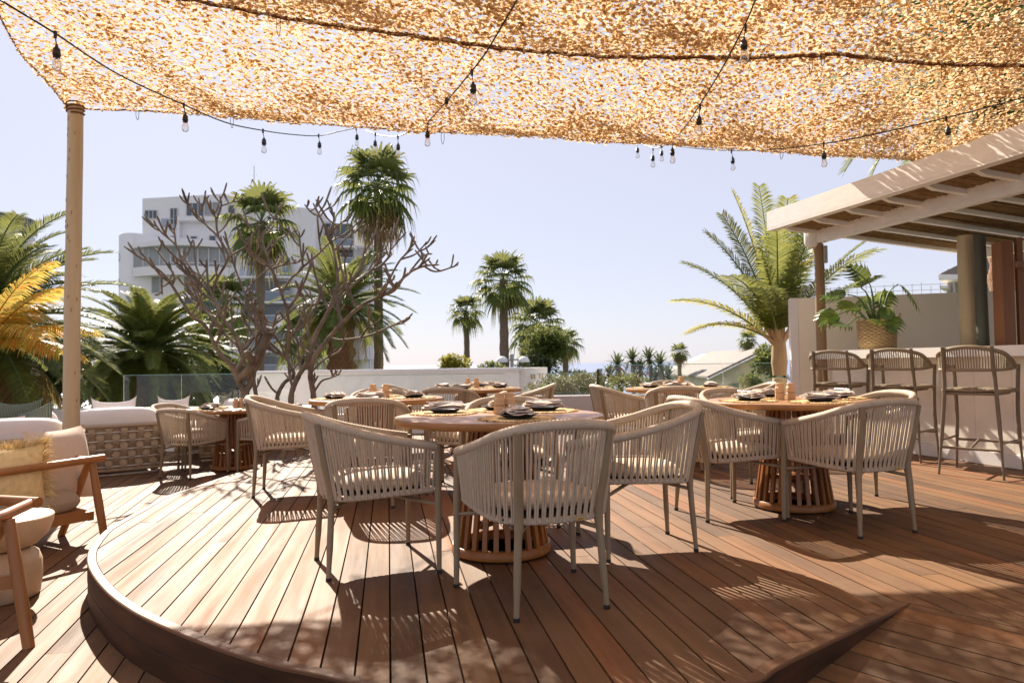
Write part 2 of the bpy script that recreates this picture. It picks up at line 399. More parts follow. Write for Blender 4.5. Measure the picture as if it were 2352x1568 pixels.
# ramp on the right, running down from the line A-B towards the camera
W = (AB[1], -AB[0], 0)
q = P(*cR(880, 920), -.06); sl = .075/max(.05, dot(sub(P(1926, 1464), A), W))
sl = max(.09, min(.25, sl)); LR = .22/sl
def rampz(p):
    return -max(0.0, (p[0]-A[0])*W[0]+(p[1]-A[1])*W[1])*sl
a0 = add(A, mul(AB, -2.6)); a1 = add(A, mul(AB, 6))
rp = [a0, add(a0, mul(W, LR)), add(a1, mul(W, LR)), a1]
mb = MB(); boards(mb, [p[:2] for p in rp], AB, .118, .0075, 0, .022, 9, zf=rampz); board_obj(mb, 'deck_ramp', AB)
mb = MB(); mb.poly([(p[0], p[1], rampz(p)-.03) for p in rp]); tag(mb.build('deck_ramp_base', M['under']), kind='structure')
# curved riser: two bent boards one above the other, the upper one also edging the deck
def band(mb, pl, z0, z1, th):
    inn = inset(pl, th); n = len(pl); V = []
    for i in range(n): V += [(pl[i][0], pl[i][1], z1-.004), (pl[i][0]*.9+inn[i][0]*.1, pl[i][1]*.9+inn[i][1]*.1, z1), (inn[i][0], inn[i][1], z1), (inn[i][0], inn[i][1], z0), (pl[i][0], pl[i][1], z0)]
    mb.add(V, [(i*5+k, (i+1)*5+k, (i+1)*5+(k+1) % 5, i*5+(k+1) % 5) for i in range(n-1) for k in range(5)])
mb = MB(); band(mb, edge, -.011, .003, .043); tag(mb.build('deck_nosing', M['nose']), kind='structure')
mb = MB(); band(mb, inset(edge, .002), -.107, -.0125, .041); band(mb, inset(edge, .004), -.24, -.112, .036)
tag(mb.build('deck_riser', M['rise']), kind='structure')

# ================================================================ ground, sea
mb = MB(); g = [(-160, -6), (160, -6)]
rows = [(-8, -.9), (11.4, -.9), (11.9, -1.6), (30, -3.6), (60, -7.0), (100, -13.5), (140, -19)]
V = []
for y, z in rows:
    for i in range(41): V.append((-200+10*i, y, z+(0 if y < 13 else random.uniform(-.4, .4))))
mb.add(V, [(r*41+i, r*41+i+1, (r+1)*41+i+1, (r+1)*41+i) for r in range(len(rows)-1) for i in range(40)], True)
tag(mb.build('ground', M['lawn']), kind='structure')
mb = MB(); mb.poly([(-40000, 90, -16), (40000, 90, -16), (40000, 45000, -16), (-40000, 45000, -16)]); tag(mb.build('sea', M['sea']), kind='structure')
mb = MB(); mb.poly([(-14, 11.3, -.24), (14, 11.3, -.24), (14, 16, -.24), (-14, 16, -.24)]); tag(mb.build('paved_path', M['grey']), kind='structure')

# ================================================================ boundary walls and glass
def wall(name, pts, z0, z1, th, m, label, cap=0.0, lean=0):
    """wall along a polyline"""
    mb = MB()
    for i in range(len(pts)-1):
        a, b = pts[i], pts[i+1]
        mb.beam((a[0], a[1], (z0+z1)/2), (b[0], b[1], (z0+z1)/2), th, z1-z0)
    o = mb.build(name, m); tag(o, label, 'wall'); return o
wall('low_wall', [(-10, 11.15), (-3.05, 11.0)], -.24, .42, .5, M['white'], 'low white seat wall behind the cushioned lounge seats')
wall('low_wall', [(-3.04, 11.0), (-.3, 11.0)], -.24, .30, .45, M['white'], 'low white wall beneath the bare branching tree')
wall('low_wall', [(-.29, 11.05), (2.6, 11.1)], -.24, .53, .45, M['grey'], 'plain grey low wall in front of the clipped grey hedge')
wall('low_wall', [(2.62, 11.1), (5.6, 11.2)], -.24, .53, .45, M['white'], 'low white wall under the glass panels by the aloes')
t = thing('planter_wall', (-2.2, 13.2, -.24), 'long white planter wall beyond the bare tree, ending in a pierced block panel', 'wall')
mb = MB(); mb.box((-2.35, 13.2, .34), (4.95, .3, 1.14)); wpart(mb, 'wall_face', M['white'], t)
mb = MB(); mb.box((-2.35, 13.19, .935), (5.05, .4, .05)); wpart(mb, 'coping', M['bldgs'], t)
mb = MB(); e0 = (.14, 13.06, 0); e1 = (.62, 14.6, 0)
mb.beam((.16, 13.2, .35), (.62, 14.6, .35), .2, 1.2); wpart(mb, 'end_panel', M['white'], t)
mb = MB(); dn = nrm(sub(e1, e0)); nn = (dn[1], -dn[0], 0)
for i in range(7):
    for j in range(3):
        if (i+j) % 3 == 0: continue
        c = add(lerp(e0, e1, .15+.115*i), mul(nn, .085)); mb.beam((c[0], c[1], .78-.16*j), add((c[0], c[1], .78-.16*j), mul(dn, .1)), .02, .09)
wpart(mb, 'pierced_block', M['basket'], t)
def glass_run(name, x0, x1, y0, y1, z0, z1, n, label):
    t = thing(name, ((x0+x1)/2, (y0+y1)/2, z0), label, 'glass fence')
    for i in range(n):
        a = (x0+(x1-x0)*i/n, y0+(y1-y0)*i/n); b = (x0+(x1-x0)*(i+1)/n-.018, y0+(y1-y0)*(i+1)/n)
        mb = MB(); mb.beam((a[0], a[1], (z0+z1)/2), (b[0], b[1], (z0+z1)/2), .012, z1-z0); p = wpart(mb, 'glass_panel', M['glass'], t)
        mb = MB(); mb.beam((a[0], a[1], z1+.005), (b[0], b[1], z1+.005), .016, .009)
        mb.beam((a[0], a[1], z0), (a[0], a[1], z1), .016, .014); mb.beam((b[0], b[1], z0), (b[0], b[1], z1), .016, .014)
        e = mb.build('panel_edge', M['edge'], p)
    return t
glass_run('glass_balustrade', -5.98, -3.3, 10.95, 10.9, .36, .93, 3, 'frameless glass balustrade on the low white wall left of the bare tree')
glass_run('glass_balustrade', -3.25, -.1, 11.6, 11.6, .12, .87, 2, 'clear glass balustrade in front of the long white planter wall')
glass_run('glass_balustrade', .38, 1.34, 11.4, 11.4, .50, .86, 1, 'short clear glass panel in front of the clipped grey hedge')
glass_run('glass_balustrade', 1.36, 1.52, 11.4, 11.9, .50, .92, 1, 'narrow glass return panel at the end of the grey hedge')
glass_run('glass_balustrade', 1.55, 4.35, 11.5, 11.5, .50, .98, 3, 'glass balustrade between the aloes and the table beside the bar')
# ================================================================ dining chair (front towards local +Y)
def horseshoe(pts):                        # right half from the arm's front to the middle of the back, mirrored
    full = pts+[(-p[0], p[1], p[2]) for p in reversed(pts[:-1])]
    return spline(full, 8)
TOP = horseshoe([(.287, .255, .625), (.294, .10, .652), (.288, -.08, .693), (.262, -.215, .735), (.19, -.300, .766), (.09, -.330, .779), (0, -.335, .781)])
LOW = horseshoe([(.262, .245, .405), (.268, .08, .402), (.262, -.08, .396), (.232, -.175, .390), (.165, -.228, .386), (.08, -.245, .384), (0, -.248, .384)])
def make_chair():
    t = thing('dining_chair', (0, 0, 0), 'x', 'chair', 'rope dining chairs at the round tables')
    mb = MB(); tp = resample(TOP, 190); mb.tube(tp, [.0245 if i % 2 else .0215 for i in range(190)], 8); mb.build('arm_rail', M['rope'], t)
    mb = MB(); lp = resample(LOW, 190); mb.tube(lp, [.0165 if i % 2 else .0140 for i in range(190)], 7); mb.build('lower_rail', M['rope'], t)
    mb = MB(); n = 92; a = resample(TOP, n); b = resample(LOW, n); rnd = random.Random(4)
    for i in range(1, n-1):
        j = i+(.32 if i % 2 else -.32)
        k = max(0, min(n-1, i+(-.25 if i % 2 else .25))); k0 = int(k); q = lerp(b[k0], b[min(n-1, k0+1)], k-k0)
        p = a[i]; out = nrm((p[0], p[1]+.05, 0)); p = add(p, mul(out, .012)); q = add(q, mul(out, .012))
        m = add(lerp(p, q, .5), mul(out, rnd.uniform(-.002, .003)))
        mb.tube([add(p, (0, 0, .008)), m, add(q, (0, 0, -.008))], .0056, 5, False)
    mb.build('rope_back', M['rope'], t)
    for s in (-1, 1):
        mb = MB(); mb.tube([(s*.300, .262, .016), (s*.292, .262, .40), (s*.288, .262, .634)], [.0125, .0185, .0180], 10); lg = mb.build('leg', M['frame'], t)
        mb = MB(); mb.tube([(s*.300, .262, 0), (s*.300, .262, .017)], .014, 10); mb.build('foot_cap', M['black'], lg)
        mb = MB(); mb.tube(spline([(s*.203, -.262, .016), (s*.186, -.246, .30), (s*.180, -.246, .42), (s*.192, -.276, .56), (s*.205, -.312, .755)], 4), [.0125]*2+[.016]*4+[.0195]*7+[.0165]*4, 10); lg = mb.build('leg', M['frame'], t)
        mb = MB(); mb.tube([(s*.203, -.262, 0), (s*.203, -.262, .017)], .014, 10); mb.build('foot_cap', M['black'], lg)
    mb = MB()
    for s in (-1, 1):
        mb.tube(spline([(s*.292, .262, .335), (s*.12, .10, .362), (0, 0, .368)], 3), .0098, 8); mb.tube(spline([(s*.184, -.246, .335), (s*.08, -.11, .362), (0, 0, .368)], 3), .0098, 8)
    mb.build('stretcher', M['frame'], t)
    mb = MB(); mb.box((0, .015, .392), (.47, .44, .016), bev=.006); mb.build('seat_base', M['dark'], t)
    mb = MB(); cushion(mb, .245, .225, .035, 3.2); o = mb.build('seat', M['cush'], t); o.location = (0, .025, .446)
    mb = MB(); mb.box((.085, -.268, .385), (.036, .003, .013), rz=-.06); br = mb.build('maker_plate', M['brass'], t)
    mb = MB()
    for i in range(4): mb.box((.085+(i-1.5)*.0065, -.2698, .385+(i-1.5)*-.0), (.0036, .0008, .0062), rz=-.06)
    mb.build('lettering', M['dark'], br)
    return t
def cushion(mb, hx, hy, hz, e=3.0, n=18):
    """rounded-square pad, puffed in the middle"""
    def P2(u, v):
        return hx*u, hy*v
    V = []
    for side in (1, -1):
        for i in range(n+1):
            for j in range(n+1):
                u = sin((i/n-.5)*pi); v = sin((j/n-.5)*pi)
                # square -> squircle
                uu = u*sqrt(max(0, 1-.22*v*v)); vv = v*sqrt(max(0, 1-.22*u*u))
                z = hz*(max(0, 1-abs(u)**6)**.4)*(max(0, 1-abs(v)**6)**.4)*(1+.10*cos(u*1.5)*cos(v*1.5))
                V.append((hx*uu, hy*vv, side*z))
    m = n+1; Fc = []
    for s, o in ((0, 0), (1, m*m)):
        for i in range(n):
            for j in range(n):
                q = (o+i*m+j, o+(i+1)*m+j, o+(i+1)*m+j+1, o+i*m+j+1); Fc.append(q if s == 0 else q[::-1])
    mb.add(V, Fc, True)
def pillow(mb, w, h, t, n=16, seed=1, dip=.10):
    """scatter cushion in the XZ plane, thickness along Y, pinched pointed corners"""
    rnd = random.Random(seed); V = []; ph = rnd.uniform(0, 6)
    for side in (1, -1):
        for i in range(n+1):
            for j in range(n+1):
                u = 2*i/n-1; v = 2*j/n-1
                k = 1-(dip if v > 0 else .10)*(1-u*u)*(abs(v)**3); k2 = 1-.10*(1-v*v)*(abs(u)**3)
                y = t*(max(0, 1-u*u)**.55)*(max(0, 1-v*v)**.55)*(1+.07*sin(3*u+ph)*cos(2.5*v+ph))
                V.append((w/2*u*k2, side*y, h/2*v*k))
    m = n+1; Fc = []
    for s, o in ((0, 0), (1, m*m)):
        for i in range(n):
            for j in range(n): Fc.append((o+i*m+j, o+(i+1)*m+j, o+(i+1)*m+j+1, o+i*m+j+1) if s else (o+i*m+j, o+i*m+j+1, o+(i+1)*m+j+1, o+(i+1)*m+j))
    mb.add(V, Fc, True)
def pillow_rim(w, h, n=16, dip=.10):
    out = []
    def pt(u, v): return (w/2*u*(1-.10*(1-v*v)*(abs(u)**3)), 0, h/2*v*(1-(dip if v > 0 else .10)*(1-u*u)*(abs(v)**3)))
    for i in range(n): out.append(pt(-1+2*i/n, -1))
    for i in range(n): out.append(pt(1, -1+2*i/n))
    for i in range(n): out.append(pt(1-2*i/n, 1))
    for i in range(n): out.append(pt(-1, 1-2*i/n))
    return out+[out[0]]

# ================================================================ round table (slatted drum base)
TR = .575
def make_table():
    t = thing('round_table', (0, 0, 0), 'x', 'table', 'round dining tables on slatted wooden drums')
    mb = MB(); mb.lathe([(0, .748), (TR-.012, .748), (TR-.004, .7465)], n=96); mb.build('tabletop', M['teaktop'], t)
    mb = MB(); mb.lathe([(TR-.004, .7465), (TR, .742), (TR, .716), (TR-.008, .708), (0, .708)], n=96); mb.build('rim', M['rim'], t)
    mb = MB(); n = 26
    for i in range(n):
        a = 2*pi*i/n; d = (cos(a), sin(a)); V = []
        r0, r1 = .262, .165
        for z, r in ((.05, r0), (.705, r1)):
            for dr, dt in ((-.022, -.013), (.0, -.013), (.0, .013), (-.022, .013)): V.append((d[0]*(r+dr)-d[1]*dt, d[1]*(r+dr)+d[0]*dt, z))
        mb.add(V, [(0, 1, 2, 3), (7, 6, 5, 4), (0, 4, 5, 1), (1, 5, 6, 2), (2, 6, 7, 3), (3, 7, 4, 0)])
    mb.build('slatted_base', M['teak'], t)
    mb = MB(); mb.lathe([(.225, .012), (.272, .012), (.274, .018), (.271, .058), (.266, .060), (.225, .060), (.225, .012)], n=64); mb.build('base_ring', M['teak'], t)
    mb = MB(); mb.lathe([(0, .20), (.10, .20), (.10, .23), (0, .23)], n=24); mb.beam((-.22, 0, .18), (.22, 0, .18), .05, .03); mb.beam((0, -.22, .211), (0, .22, .211), .05, .03); mb.build('brace', M['teak'], t)
    for i in range(4):
        mb = MB(); a = pi/4+i*pi/2; mb.tube([(.245*cos(a), .245*sin(a), 0), (.245*cos(a), .245*sin(a), .014)], .022, 10)
        mb.build('foot_pad', M['black'], t)
    return t

# ================================================================ table settings
def make_mat():
    rnd = random.Random(2); mb = MB(); n = 120; V = []
    for r, z in ((0, .006), (.06, .0068), (.065, .0055), (.12, .0068), (.125, .0055), (.172, .007), (.19, .004)):
        for k in range(n):
            a = 2*pi*k/n; rr = r+(rnd.uniform(-.009, .005) if r > .18 else 0); V.append((rr*cos(a), rr*sin(a), z+(rnd.uniform(-.002, .003) if r > .16 else 0)))
    V += [(v[0], v[1], 0) for v in V[-n:]]
    mb.add(V, [(i*n+k, i*n+(k+1) % n, (i+1)*n+(k+1) % n, (i+1)*n+k) for i in range(7) for k in range(n)])
    for k in range(220):
        a = rnd.uniform(0, 6.28); r = rnd.uniform(.176, .192); p = (r*cos(a), r*sin(a), .004); b2 = a+rnd.uniform(-.8, .8); l = rnd.uniform(.006, .014)
        mb.tube([p, (p[0]+l*cos(b2), p[1]+l*sin(b2), rnd.uniform(.002, .010))], .0013, 4, False)
    return mb.build('placemat', M['mat'])
def make_plate():
    mb = MB(); mb.lathe([(0, .004), (.055, .004), (.062, .007), (.098, .024), (.101, .0245), (.101, .022), (.064, .003), (.055, 0), (0, 0)], n=48); return mb.build('side_plate', M['plate'])
def make_napkin(seed):
    rnd = random.Random(seed); mb = MB(); L0, Wd = .245, .115
    for lay in range(4):
        n, m = 22, 8; V = []; p1, p2 = rnd.uniform(0, 6), rnd.uniform(0, 6); am = rnd.uniform(.004, .008); x0 = rnd.uniform(-.012, .012)
        for z in (0, .0052):
            for i in range(n+1):
                for j in range(m+1):
                    u = i/n-.5; v = j/m-.5
                    zz = .026+lay*.0062+z+am*sin(7*u+p1)*cos(3*v+p2)+.010*max(0, abs(u)-.30)*(-6 if u > 0 else 3)*.5+.0015*sin(8*v+5*u+p2)
                    if lay == 0: zz = min(zz, .032)
                    V.append((x0+u*L0*(1-.05*lay), v*Wd*(1-.08*lay)*(1+.25*u)+.006*sin(9*u+p1), zz))
        k = (n+1)*(m+1); Fc = []
        for i in range(n):
            for j in range(m):
                a = i*(m+1)+j; Fc += [(a, a+m+1, a+m+2, a+1), (k+a, k+a+1, k+a+m+2, k+a+m+1)]
        bd = [i*(m+1) for i in range(n+1)]+[n*(m+1)+j for j in range(1, m+1)]+[i*(m+1)+m for i in range(n-1, -1, -1)]+[j for j in range(m-1, 0, -1)]
        Fc += [(bd[i], bd[(i+1) % len(bd)], k+bd[(i+1) % len(bd)], k+bd[i]) for i in range(len(bd))]
        mb.add(V, Fc, True)
    return mb.build('napkin', M['napkin'])
def make_knife():
    mb = MB(); V = []
    pr = [(-.105, .0055, .004), (-.02, .0045, .0045), (.0, .0035, .0035), (.02, .0095, .0015), (.08, .0095, .0012), (.105, .002, .001)]
    for x, wd, th in pr: V += [(x, -wd, 0), (x, wd, 0), (x, wd, th), (x, -wd, th)]
    mb.add(V, [(i*4+k, i*4+(k+1) % 4, i*4+4+(k+1) % 4, i*4+4+k) for i in range(len(pr)-1) for k in range(4)]+[(0, 1, 2, 3), (23, 22, 21, 20)]); return mb.build('knife', M['steel'])
def make_fork():
    mb = MB(); mb.tube([(-.1, 0, .004), (-.03, 0, .006), (.03, 0, .008), (.045, 0, .006)], [.005, .003, .0025, .004], 6)
    mb.box((.055, 0, .004), (.026, .024, .0025))
    for k in range(4): mb.beam((.066, (k-1.5)*.0066, .004), (.108, (k-1.5)*.006, .009), .003, .002)
    return mb.build('fork', M['steel'])
def make_mill():
    t = thing('pepper_mill', (0, 0, 0), 'x', 'mill', 'pairs of pale wooden mills on the tables')
    mb = MB(); mb.lathe([(0, 0), (.029, 0), (.033, .004), (.033, .046), (.031, .048), (0, .048)], n=8, smooth=False); mb.build('base', M['mill'], t)
    mb = MB(); mb.lathe([(.0315, .048), (.0315, .051)], n=8, smooth=False); mb.build('joint', M['dark'], t)
    mb = MB(); mb.lathe([(0, .0505), (.031, .0505), (.033, .053), (.033, .083), (.026, .094), (.026, .115), (.024, .118), (0, .118)], n=8, smooth=False); mb.build('top', M['mill'], t)
    return t
chair0, table0, mat0, plate0 = make_chair(), make_table(), make_mat(), make_plate()
nap0 = [make_napkin(i) for i in range(3)]; knife0, fork0, mill0 = make_knife(), make_fork(), make_mill()
used = set()
def place(o, loc, rz, label, cat=None, group=None, tree=False):
    if o.name in used: o = copy_tree(o)
    used.add(o.name); o.location = loc; o.rotation_euler = (0, 0, rz); tag(o, label, cat, group); return o
LZ = -.22
TAB = {   # centre, floor height, how one would point it out
 'a': ((-.075, 3.95), 0, 'the front round table', 'round wooden dining table nearest the camera in the middle of the deck'),
 'b': ((-1.18, 6.20), 0, 'the table by the bare tree', 'round wooden dining table standing in full sun before the bare tree'),
 'c': ((-3.46, 8.85), LZ, 'the far left table', 'round wooden dining table on the lower deck beside the woven lounge seats'),
 'd': ((-.47, 8.35), 0, 'the farthest middle table', 'farthest middle round dining table close to the white planter wall'),
 'e': ((1.80, 7.70), 0, 'the table by the aloes', 'round wooden dining table at the back by the aloes and glass fence'),
 'f': ((1.96, 5.02), 0, 'the table near the bar', 'round wooden dining table nearest the bar stools'),
}
CH = {    # chair centre, heading, where it stands
 'a': [((.10, 3.19), (-.17, .45), 'its back to the camera, brass plate showing'), ((-.735, 3.735), (.445, .19), 'left side, seen from behind its left shoulder'), ((.69, 4.045), (-1, -.17), 'right side, seen from its side'), ((-.03, 4.74), (.02, -1), 'far side, mostly hidden by the table')],
 'b': [((-1.83, 5.89), (.98, .14), 'left side, big in the sun'), ((-1.10, 5.42), (-.08, 1), 'near side, behind the front left chair'), ((-.40, 5.95), (-1, .12), 'right side, only its sloping arms showing'), ((-1.30, 6.95), (.15, -1), 'far side, in front of the trunks')],
 'c': [((-3.76, 8.33), (.26, .97), 'near side, back turned to us'), ((-4.22, 9.12), (.93, -.3), 'left side, by the woven lounge seat'), ((-2.95, 8.66), (-1, .12), 'right side, tucked under the top')],
 'd': [((-1.20, 8.55), (1, -.1), 'left side'), ((-.66, 7.60), (.1, 1), 'near side, back turned to us'), ((.14, 8.15), (-1, .1), 'right side, back against the hedge view'), ((-.40, 9.12), (-.05, -1), 'far side')],
 'e': [((1.18, 7.55), (.98, .15), 'left side, high back to the left'), ((1.60, 6.93), (.2, 1), 'near side, back turned to us'), ((2.42, 7.55), (-.97, .15), 'right side, before the palm trunk'), ((1.9, 8.45), (-.1, -1), 'far side')],
 'f': [((2.09, 4.42), (-.315, .949), 'near side, back turned to us'), ((1.43, 4.84), (.956, .27), 'left side, behind the front right chair'), ((2.48, 5.13), (-.98, -.12), 'right side, next to the bar stools'), ((1.85, 5.66), (.25, -.97), 'far side, under the palm')],
}
PREF = {'a': 'rope armchair at the front round table', 'b': 'rope armchair at the table by the bare tree', 'c': 'rope armchair at the far left table',
        'd': 'rope armchair at the farthest middle table', 'e': 'rope armchair at the table by the aloes', 'f': 'rope armchair at the table near the bar'}
SIDE = {}
for key, ((tx, ty), tz, nm, lab) in TAB.items():
    place(table0, (tx, ty, tz), random.uniform(0, 6), lab)
    rnd = random.Random(hash(key) % 7 if False else ord(key))
    for (cx, cy), h, where in CH[key]:
        place(chair0, (cx, cy, tz), atan2(-h[0], h[1]), PREF[key]+', '+where)
    sides = ['near', 'left', 'right', 'far'] if key in 'ad' else ['left', 'near', 'right', 'far']
    if key == 'c': sides = ['near', 'left', 'right', 'far']
    if key == 'd': sides = ['left', 'near', 'right', 'far']
    if key == 'f': sides = ['near', 'left', 'right', 'far']
    dirs = [nrm(sub((c[0][0], c[0][1], 0), (tx, ty, 0))) for c in CH[key]]
    if key == 'c': dirs.append(nrm((.1, 1, 0)))
    if key == 'a':
        mats = [P(1172, 958, .75), P(1001, 949, .75), P(1290, 940.5, .75), P(1141, 935.5, .75)]
        dirs = [nrm(sub(q, (tx, ty, .75))) for q in mats]
    for k, (d, sd) in enumerate(zip(dirs, sides)):
        r = .355; x, y = tx+d[0]*r, ty+d[1]*r; th = atan2(d[1], d[0])+pi/2
        if key != 'a': x += rnd.uniform(-.03, .03); y += rnd.uniform(-.03, .03)
        zt = tz+.7485; sd2 = {'near': 'near setting', 'left': 'left setting', 'right': 'right setting', 'far': 'far setting'}[sd]
        place(mat0, (x, y, zt), rnd.uniform(0, 6), f'round straw placemat at the {sd2} of {nm}', 'placemat', 'round straw placemats')
        px, py = x+rnd.uniform(-.01, .01), y+rnd.uniform(-.01, .01)
        place(plate0, (px, py, zt+.0055), 0, f'black side plate at the {sd2} of {nm}', 'plate', 'black side plates')
        rz = th+rnd.uniform(-.35, .35)+(pi if rnd.random() < .5 else 0)
        if key == 'a': rz = (pi/2+.25, .12, .08, pi/2)[k]
        place(nap0[(k+ord(key)) % 3], (px, py, zt+.0055), rz, f'folded beige napkin at the {sd2} of {nm}', 'napkin', 'folded linen napkins')
        if key in 'abf':
            ca, sa = cos(rz), sin(rz)
            for o, off, nmx in ((knife0, -.018, 'knife'), (fork0, .020, 'fork')):
                place(o, (px-sa*off, py+ca*off, zt+.0625), rz+pi+rnd.uniform(-.12, .12), f'steel {nmx} at the {sd2} of {nm}', 'cutlery', 'steel cutlery on the napkins')
    px = {'a': (.0, .05, .055, .075), 'b': (-.05, .06, .06, .09), 'c': (.0, .05, .05, .09), 'd': (-.055, .0, .045, .02), 'e': (.02, .0, .04, .075), 'f': (-.06, .05, .02, .055)}[key]
    for i, (mx_, my_) in enumerate(((px[0], px[1]), (px[2], px[3]))):
        place(mill0, (tx+mx_, ty+my_, tz+.7485), .2+i*.4, f'pale wooden {"pepper" if i else "salt"} mill, the {"farther right" if i else "nearer left"} of two on {nm}')
# ================================================================ bar: counter, wall, stools, pergola, screen
BD = nrm((.268, -1, 0)); BN = (-BD[1], BD[0], 0)           # along the bar towards us; BN points from guests' side behind the bar
if BN[0] < 0: BN = mul(BN, -1)
C0 = (3.88, 9.0, 0); CL = 6.2; CE = add(C0, mul(BD, CL))
def bp(s, n, z): return add(add(C0, mul(BD, s)), add(mul(BN, n), (0, 0, z)))
t = thing('bar_counter', C0, 'long pale bar counter with a thick white top and tiled front', 'bar counter')
mb = MB(); mb.beam(bp(-.1, .30, 1.085), bp(CL, .30, 1.085), .72, .10); wpart(mb, 'counter_top', M['slab'], t)
mb = MB(); mb.beam(bp(.12, .35, .52), bp(CL-.1, .35, .52), .46, 1.03); wpart(mb, 'counter_body', M['cream'], t)
mb = MB(); k = 0; s0 = .12
while s0 < CL-.3:
    mb.beam(bp(s0, .108, .58), bp(s0+.397, .108, .58), .024, .90); s0 += .40
wpart(mb, 'front_panels', M['tile'], t)
mb = MB(); mb.beam(bp(.12, .098, .065), bp(CL-.1, .098, .065), .05, .125); wpart(mb, 'skirting', M['white'], t)
w0 = (3.92, 9.75, 0); wd = nrm((1, -.30, 0))
t = thing('garden_wall', w0, 'tall cream rendered wall behind the bar with wire along its top', 'wall')
mb = MB(); zt = 1.86
mb.beam(add(w0, (0, 0, .80)), add(add(w0, mul(wd, 7)), (0, 0, .80)), .28, 2.12); wpart(mb, 'wall_face', M['cream'], t)
mb = MB(); q = add(w0, mul(wd, -.10)); mb.beam(add(q, (0, 0, .80)), add(q, (wd[0]*.098, wd[1]*.098, .80)), .29, 2.13); wpart(mb, 'white_end', M['white'], t)
mb = MB()
for i in range(60):
    p = add(w0, mul(wd, .1+i*.11)); mb.tube([add(p, (0, 0, 1.85)), add(p, (0, 0, 2.0+.03*sin(i*2.1)))], .003, 4)
for h in (1.92, 1.99): mb.tube([add(w0, (0, 0, h)), add(add(w0, mul(wd, 7)), (0, 0, h))], .0025, 4)
wpart(mb, 'wall_wire', M['galv'], t)

def make_stool():
    t = thing('bar_stool', (0, 0, 0), 'x', 'bar stool', 'rope bar stools along the counter')
    hs = lambda pts: spline(pts+[(-p[0], p[1], p[2]) for p in reversed(pts[:-1])], 8)
    low = hs([(.255, .235, .955), (.268, .08, .940), (.262, -.08, .928), (.225, -.185, .922), (.12, -.238, .920), (0, -.245, .920)])
    top = hs([(.262, .12, .948), (.274, .03, .965), (.276, -.08, 1.010), (.240, -.19, 1.070), (.130, -.262, 1.105), (0, -.278, 1.118)])
    mb = MB(); mb.tube(resample(low, 130), [.0155 if i % 2 else .0138 for i in range(130)], 8); mb.build('lower_rail', M['stool'], t)
    mb = MB(); mb.tube(resample(top, 140), [.0195 if i % 2 else .0172 for i in range(140)], 8); mb.build('top_rail', M['stool'], t)
    mb = MB(); n = 60; tp = resample(top, n); tt = resample(low, 200)
    for i in range(2, n-2):
        p = tp[i]; best = min(tt, key=lambda q: (q[0]*1.0-p[0])**2+(q[1]-p[1]*.93)**2)
        if p[2]-best[2] > .018: mb.tube([p, best], .0058, 5, False)
    mb.build('rope_back', M['stool'], t)
    for s in (-1, 1):
        mb = MB(); mb.tube(spline([(s*.262, .262, 0), (s*.240, .238, .45), (s*.245, .236, .76), (s*.255, .235, .965)], 4), [.0105]*3+[.0165]*10, 9); mb.build('leg', M['stoolf'], t)
        mb = MB(); mb.tube(spline([(s*.245, -.270, 0), (s*.215, -.225, .45), (s*.195, -.215, .76), (s*.190, -.235, .93), (s*.186, -.262, 1.125)], 4), [.0105]*3+[.0165]*14, 9); mb.build('leg', M['stoolf'], t)
    mb = MB()
    mb.tube([(-.255, .252, .27), (.255, .252, .27)], .0115, 8); mb.tube([(-.232, -.248, .24), (.232, -.248, .24)], .0115, 8); mb.tube([(0, -.247, .24), (0, -.01, .30)], .0105, 8)
    mb.tube([(0, .252, .27), (0, -.01, .30)], .0115, 8)
    mb.build('footrest', M['stoolf'], t)
    for s in (-1, 1):
        mb = MB(); mb.tube([(s*.252, .25, .30), (s*.228, -.243, .30)], .0105, 8); mb.build('side_stretcher', M['stoolf'], t)
        mb = MB(); mb.tube([(s*.24, .236, .735), (s*.196, -.215, .735)], .013, 8); mb.build('seat_frame', M['stoolf'], t)
    mb = MB(); rnd = random.Random(3); n = 22
    for i in range(n):
        y = -.215+.44*i/(n-1); hw = .205+.04*(i/(n-1))
        mb.tube(spline([(-hw, y, .725), (-hw, y, .745), (-hw*.5, y, .742+rnd.uniform(0, .006)), (0, y, .736+rnd.uniform(0, .006)), (hw*.5, y, .742+rnd.uniform(0, .006)), (hw, y, .745), (hw, y, .725)], 3), .0108, 6, False)
    for j in range(14):
        x = -.19+.38*j/13
        for i in range(j % 2, n-1, 2):
            y = -.215+.44*i/(n-1); mb.tube([(x-.010, y, .750), (x+.010, y, .752)], .0105, 6, False)
    mb.box((0, .005, .715), (.40, .42, .03), bev=.01); mb.build('woven_seat', M['stool'], t)
    return t
st0 = make_stool(); h = (.69, .72); STS = [((3.80, 8.30), 'rope bar stool farthest along the counter, nearest the white wall end'), ((4.01, 7.36), 'second rope bar stool, in the middle, under the plant basket'), ((4.13, 6.33), 'rope bar stool standing whole and nearest the camera'), ((4.72, 5.55), 'rope bar stool cut off by the right edge of the photo')]
for i, ((x, y), lab) in enumerate(STS):
    o = st0 if i == 0 else copy_tree(st0); hh = (.69+.03*i, .72-.03*i); o.location = (x, y, 0); o.rotation_euler = (0, 0, atan2(-hh[0], hh[1])); tag(o, lab)

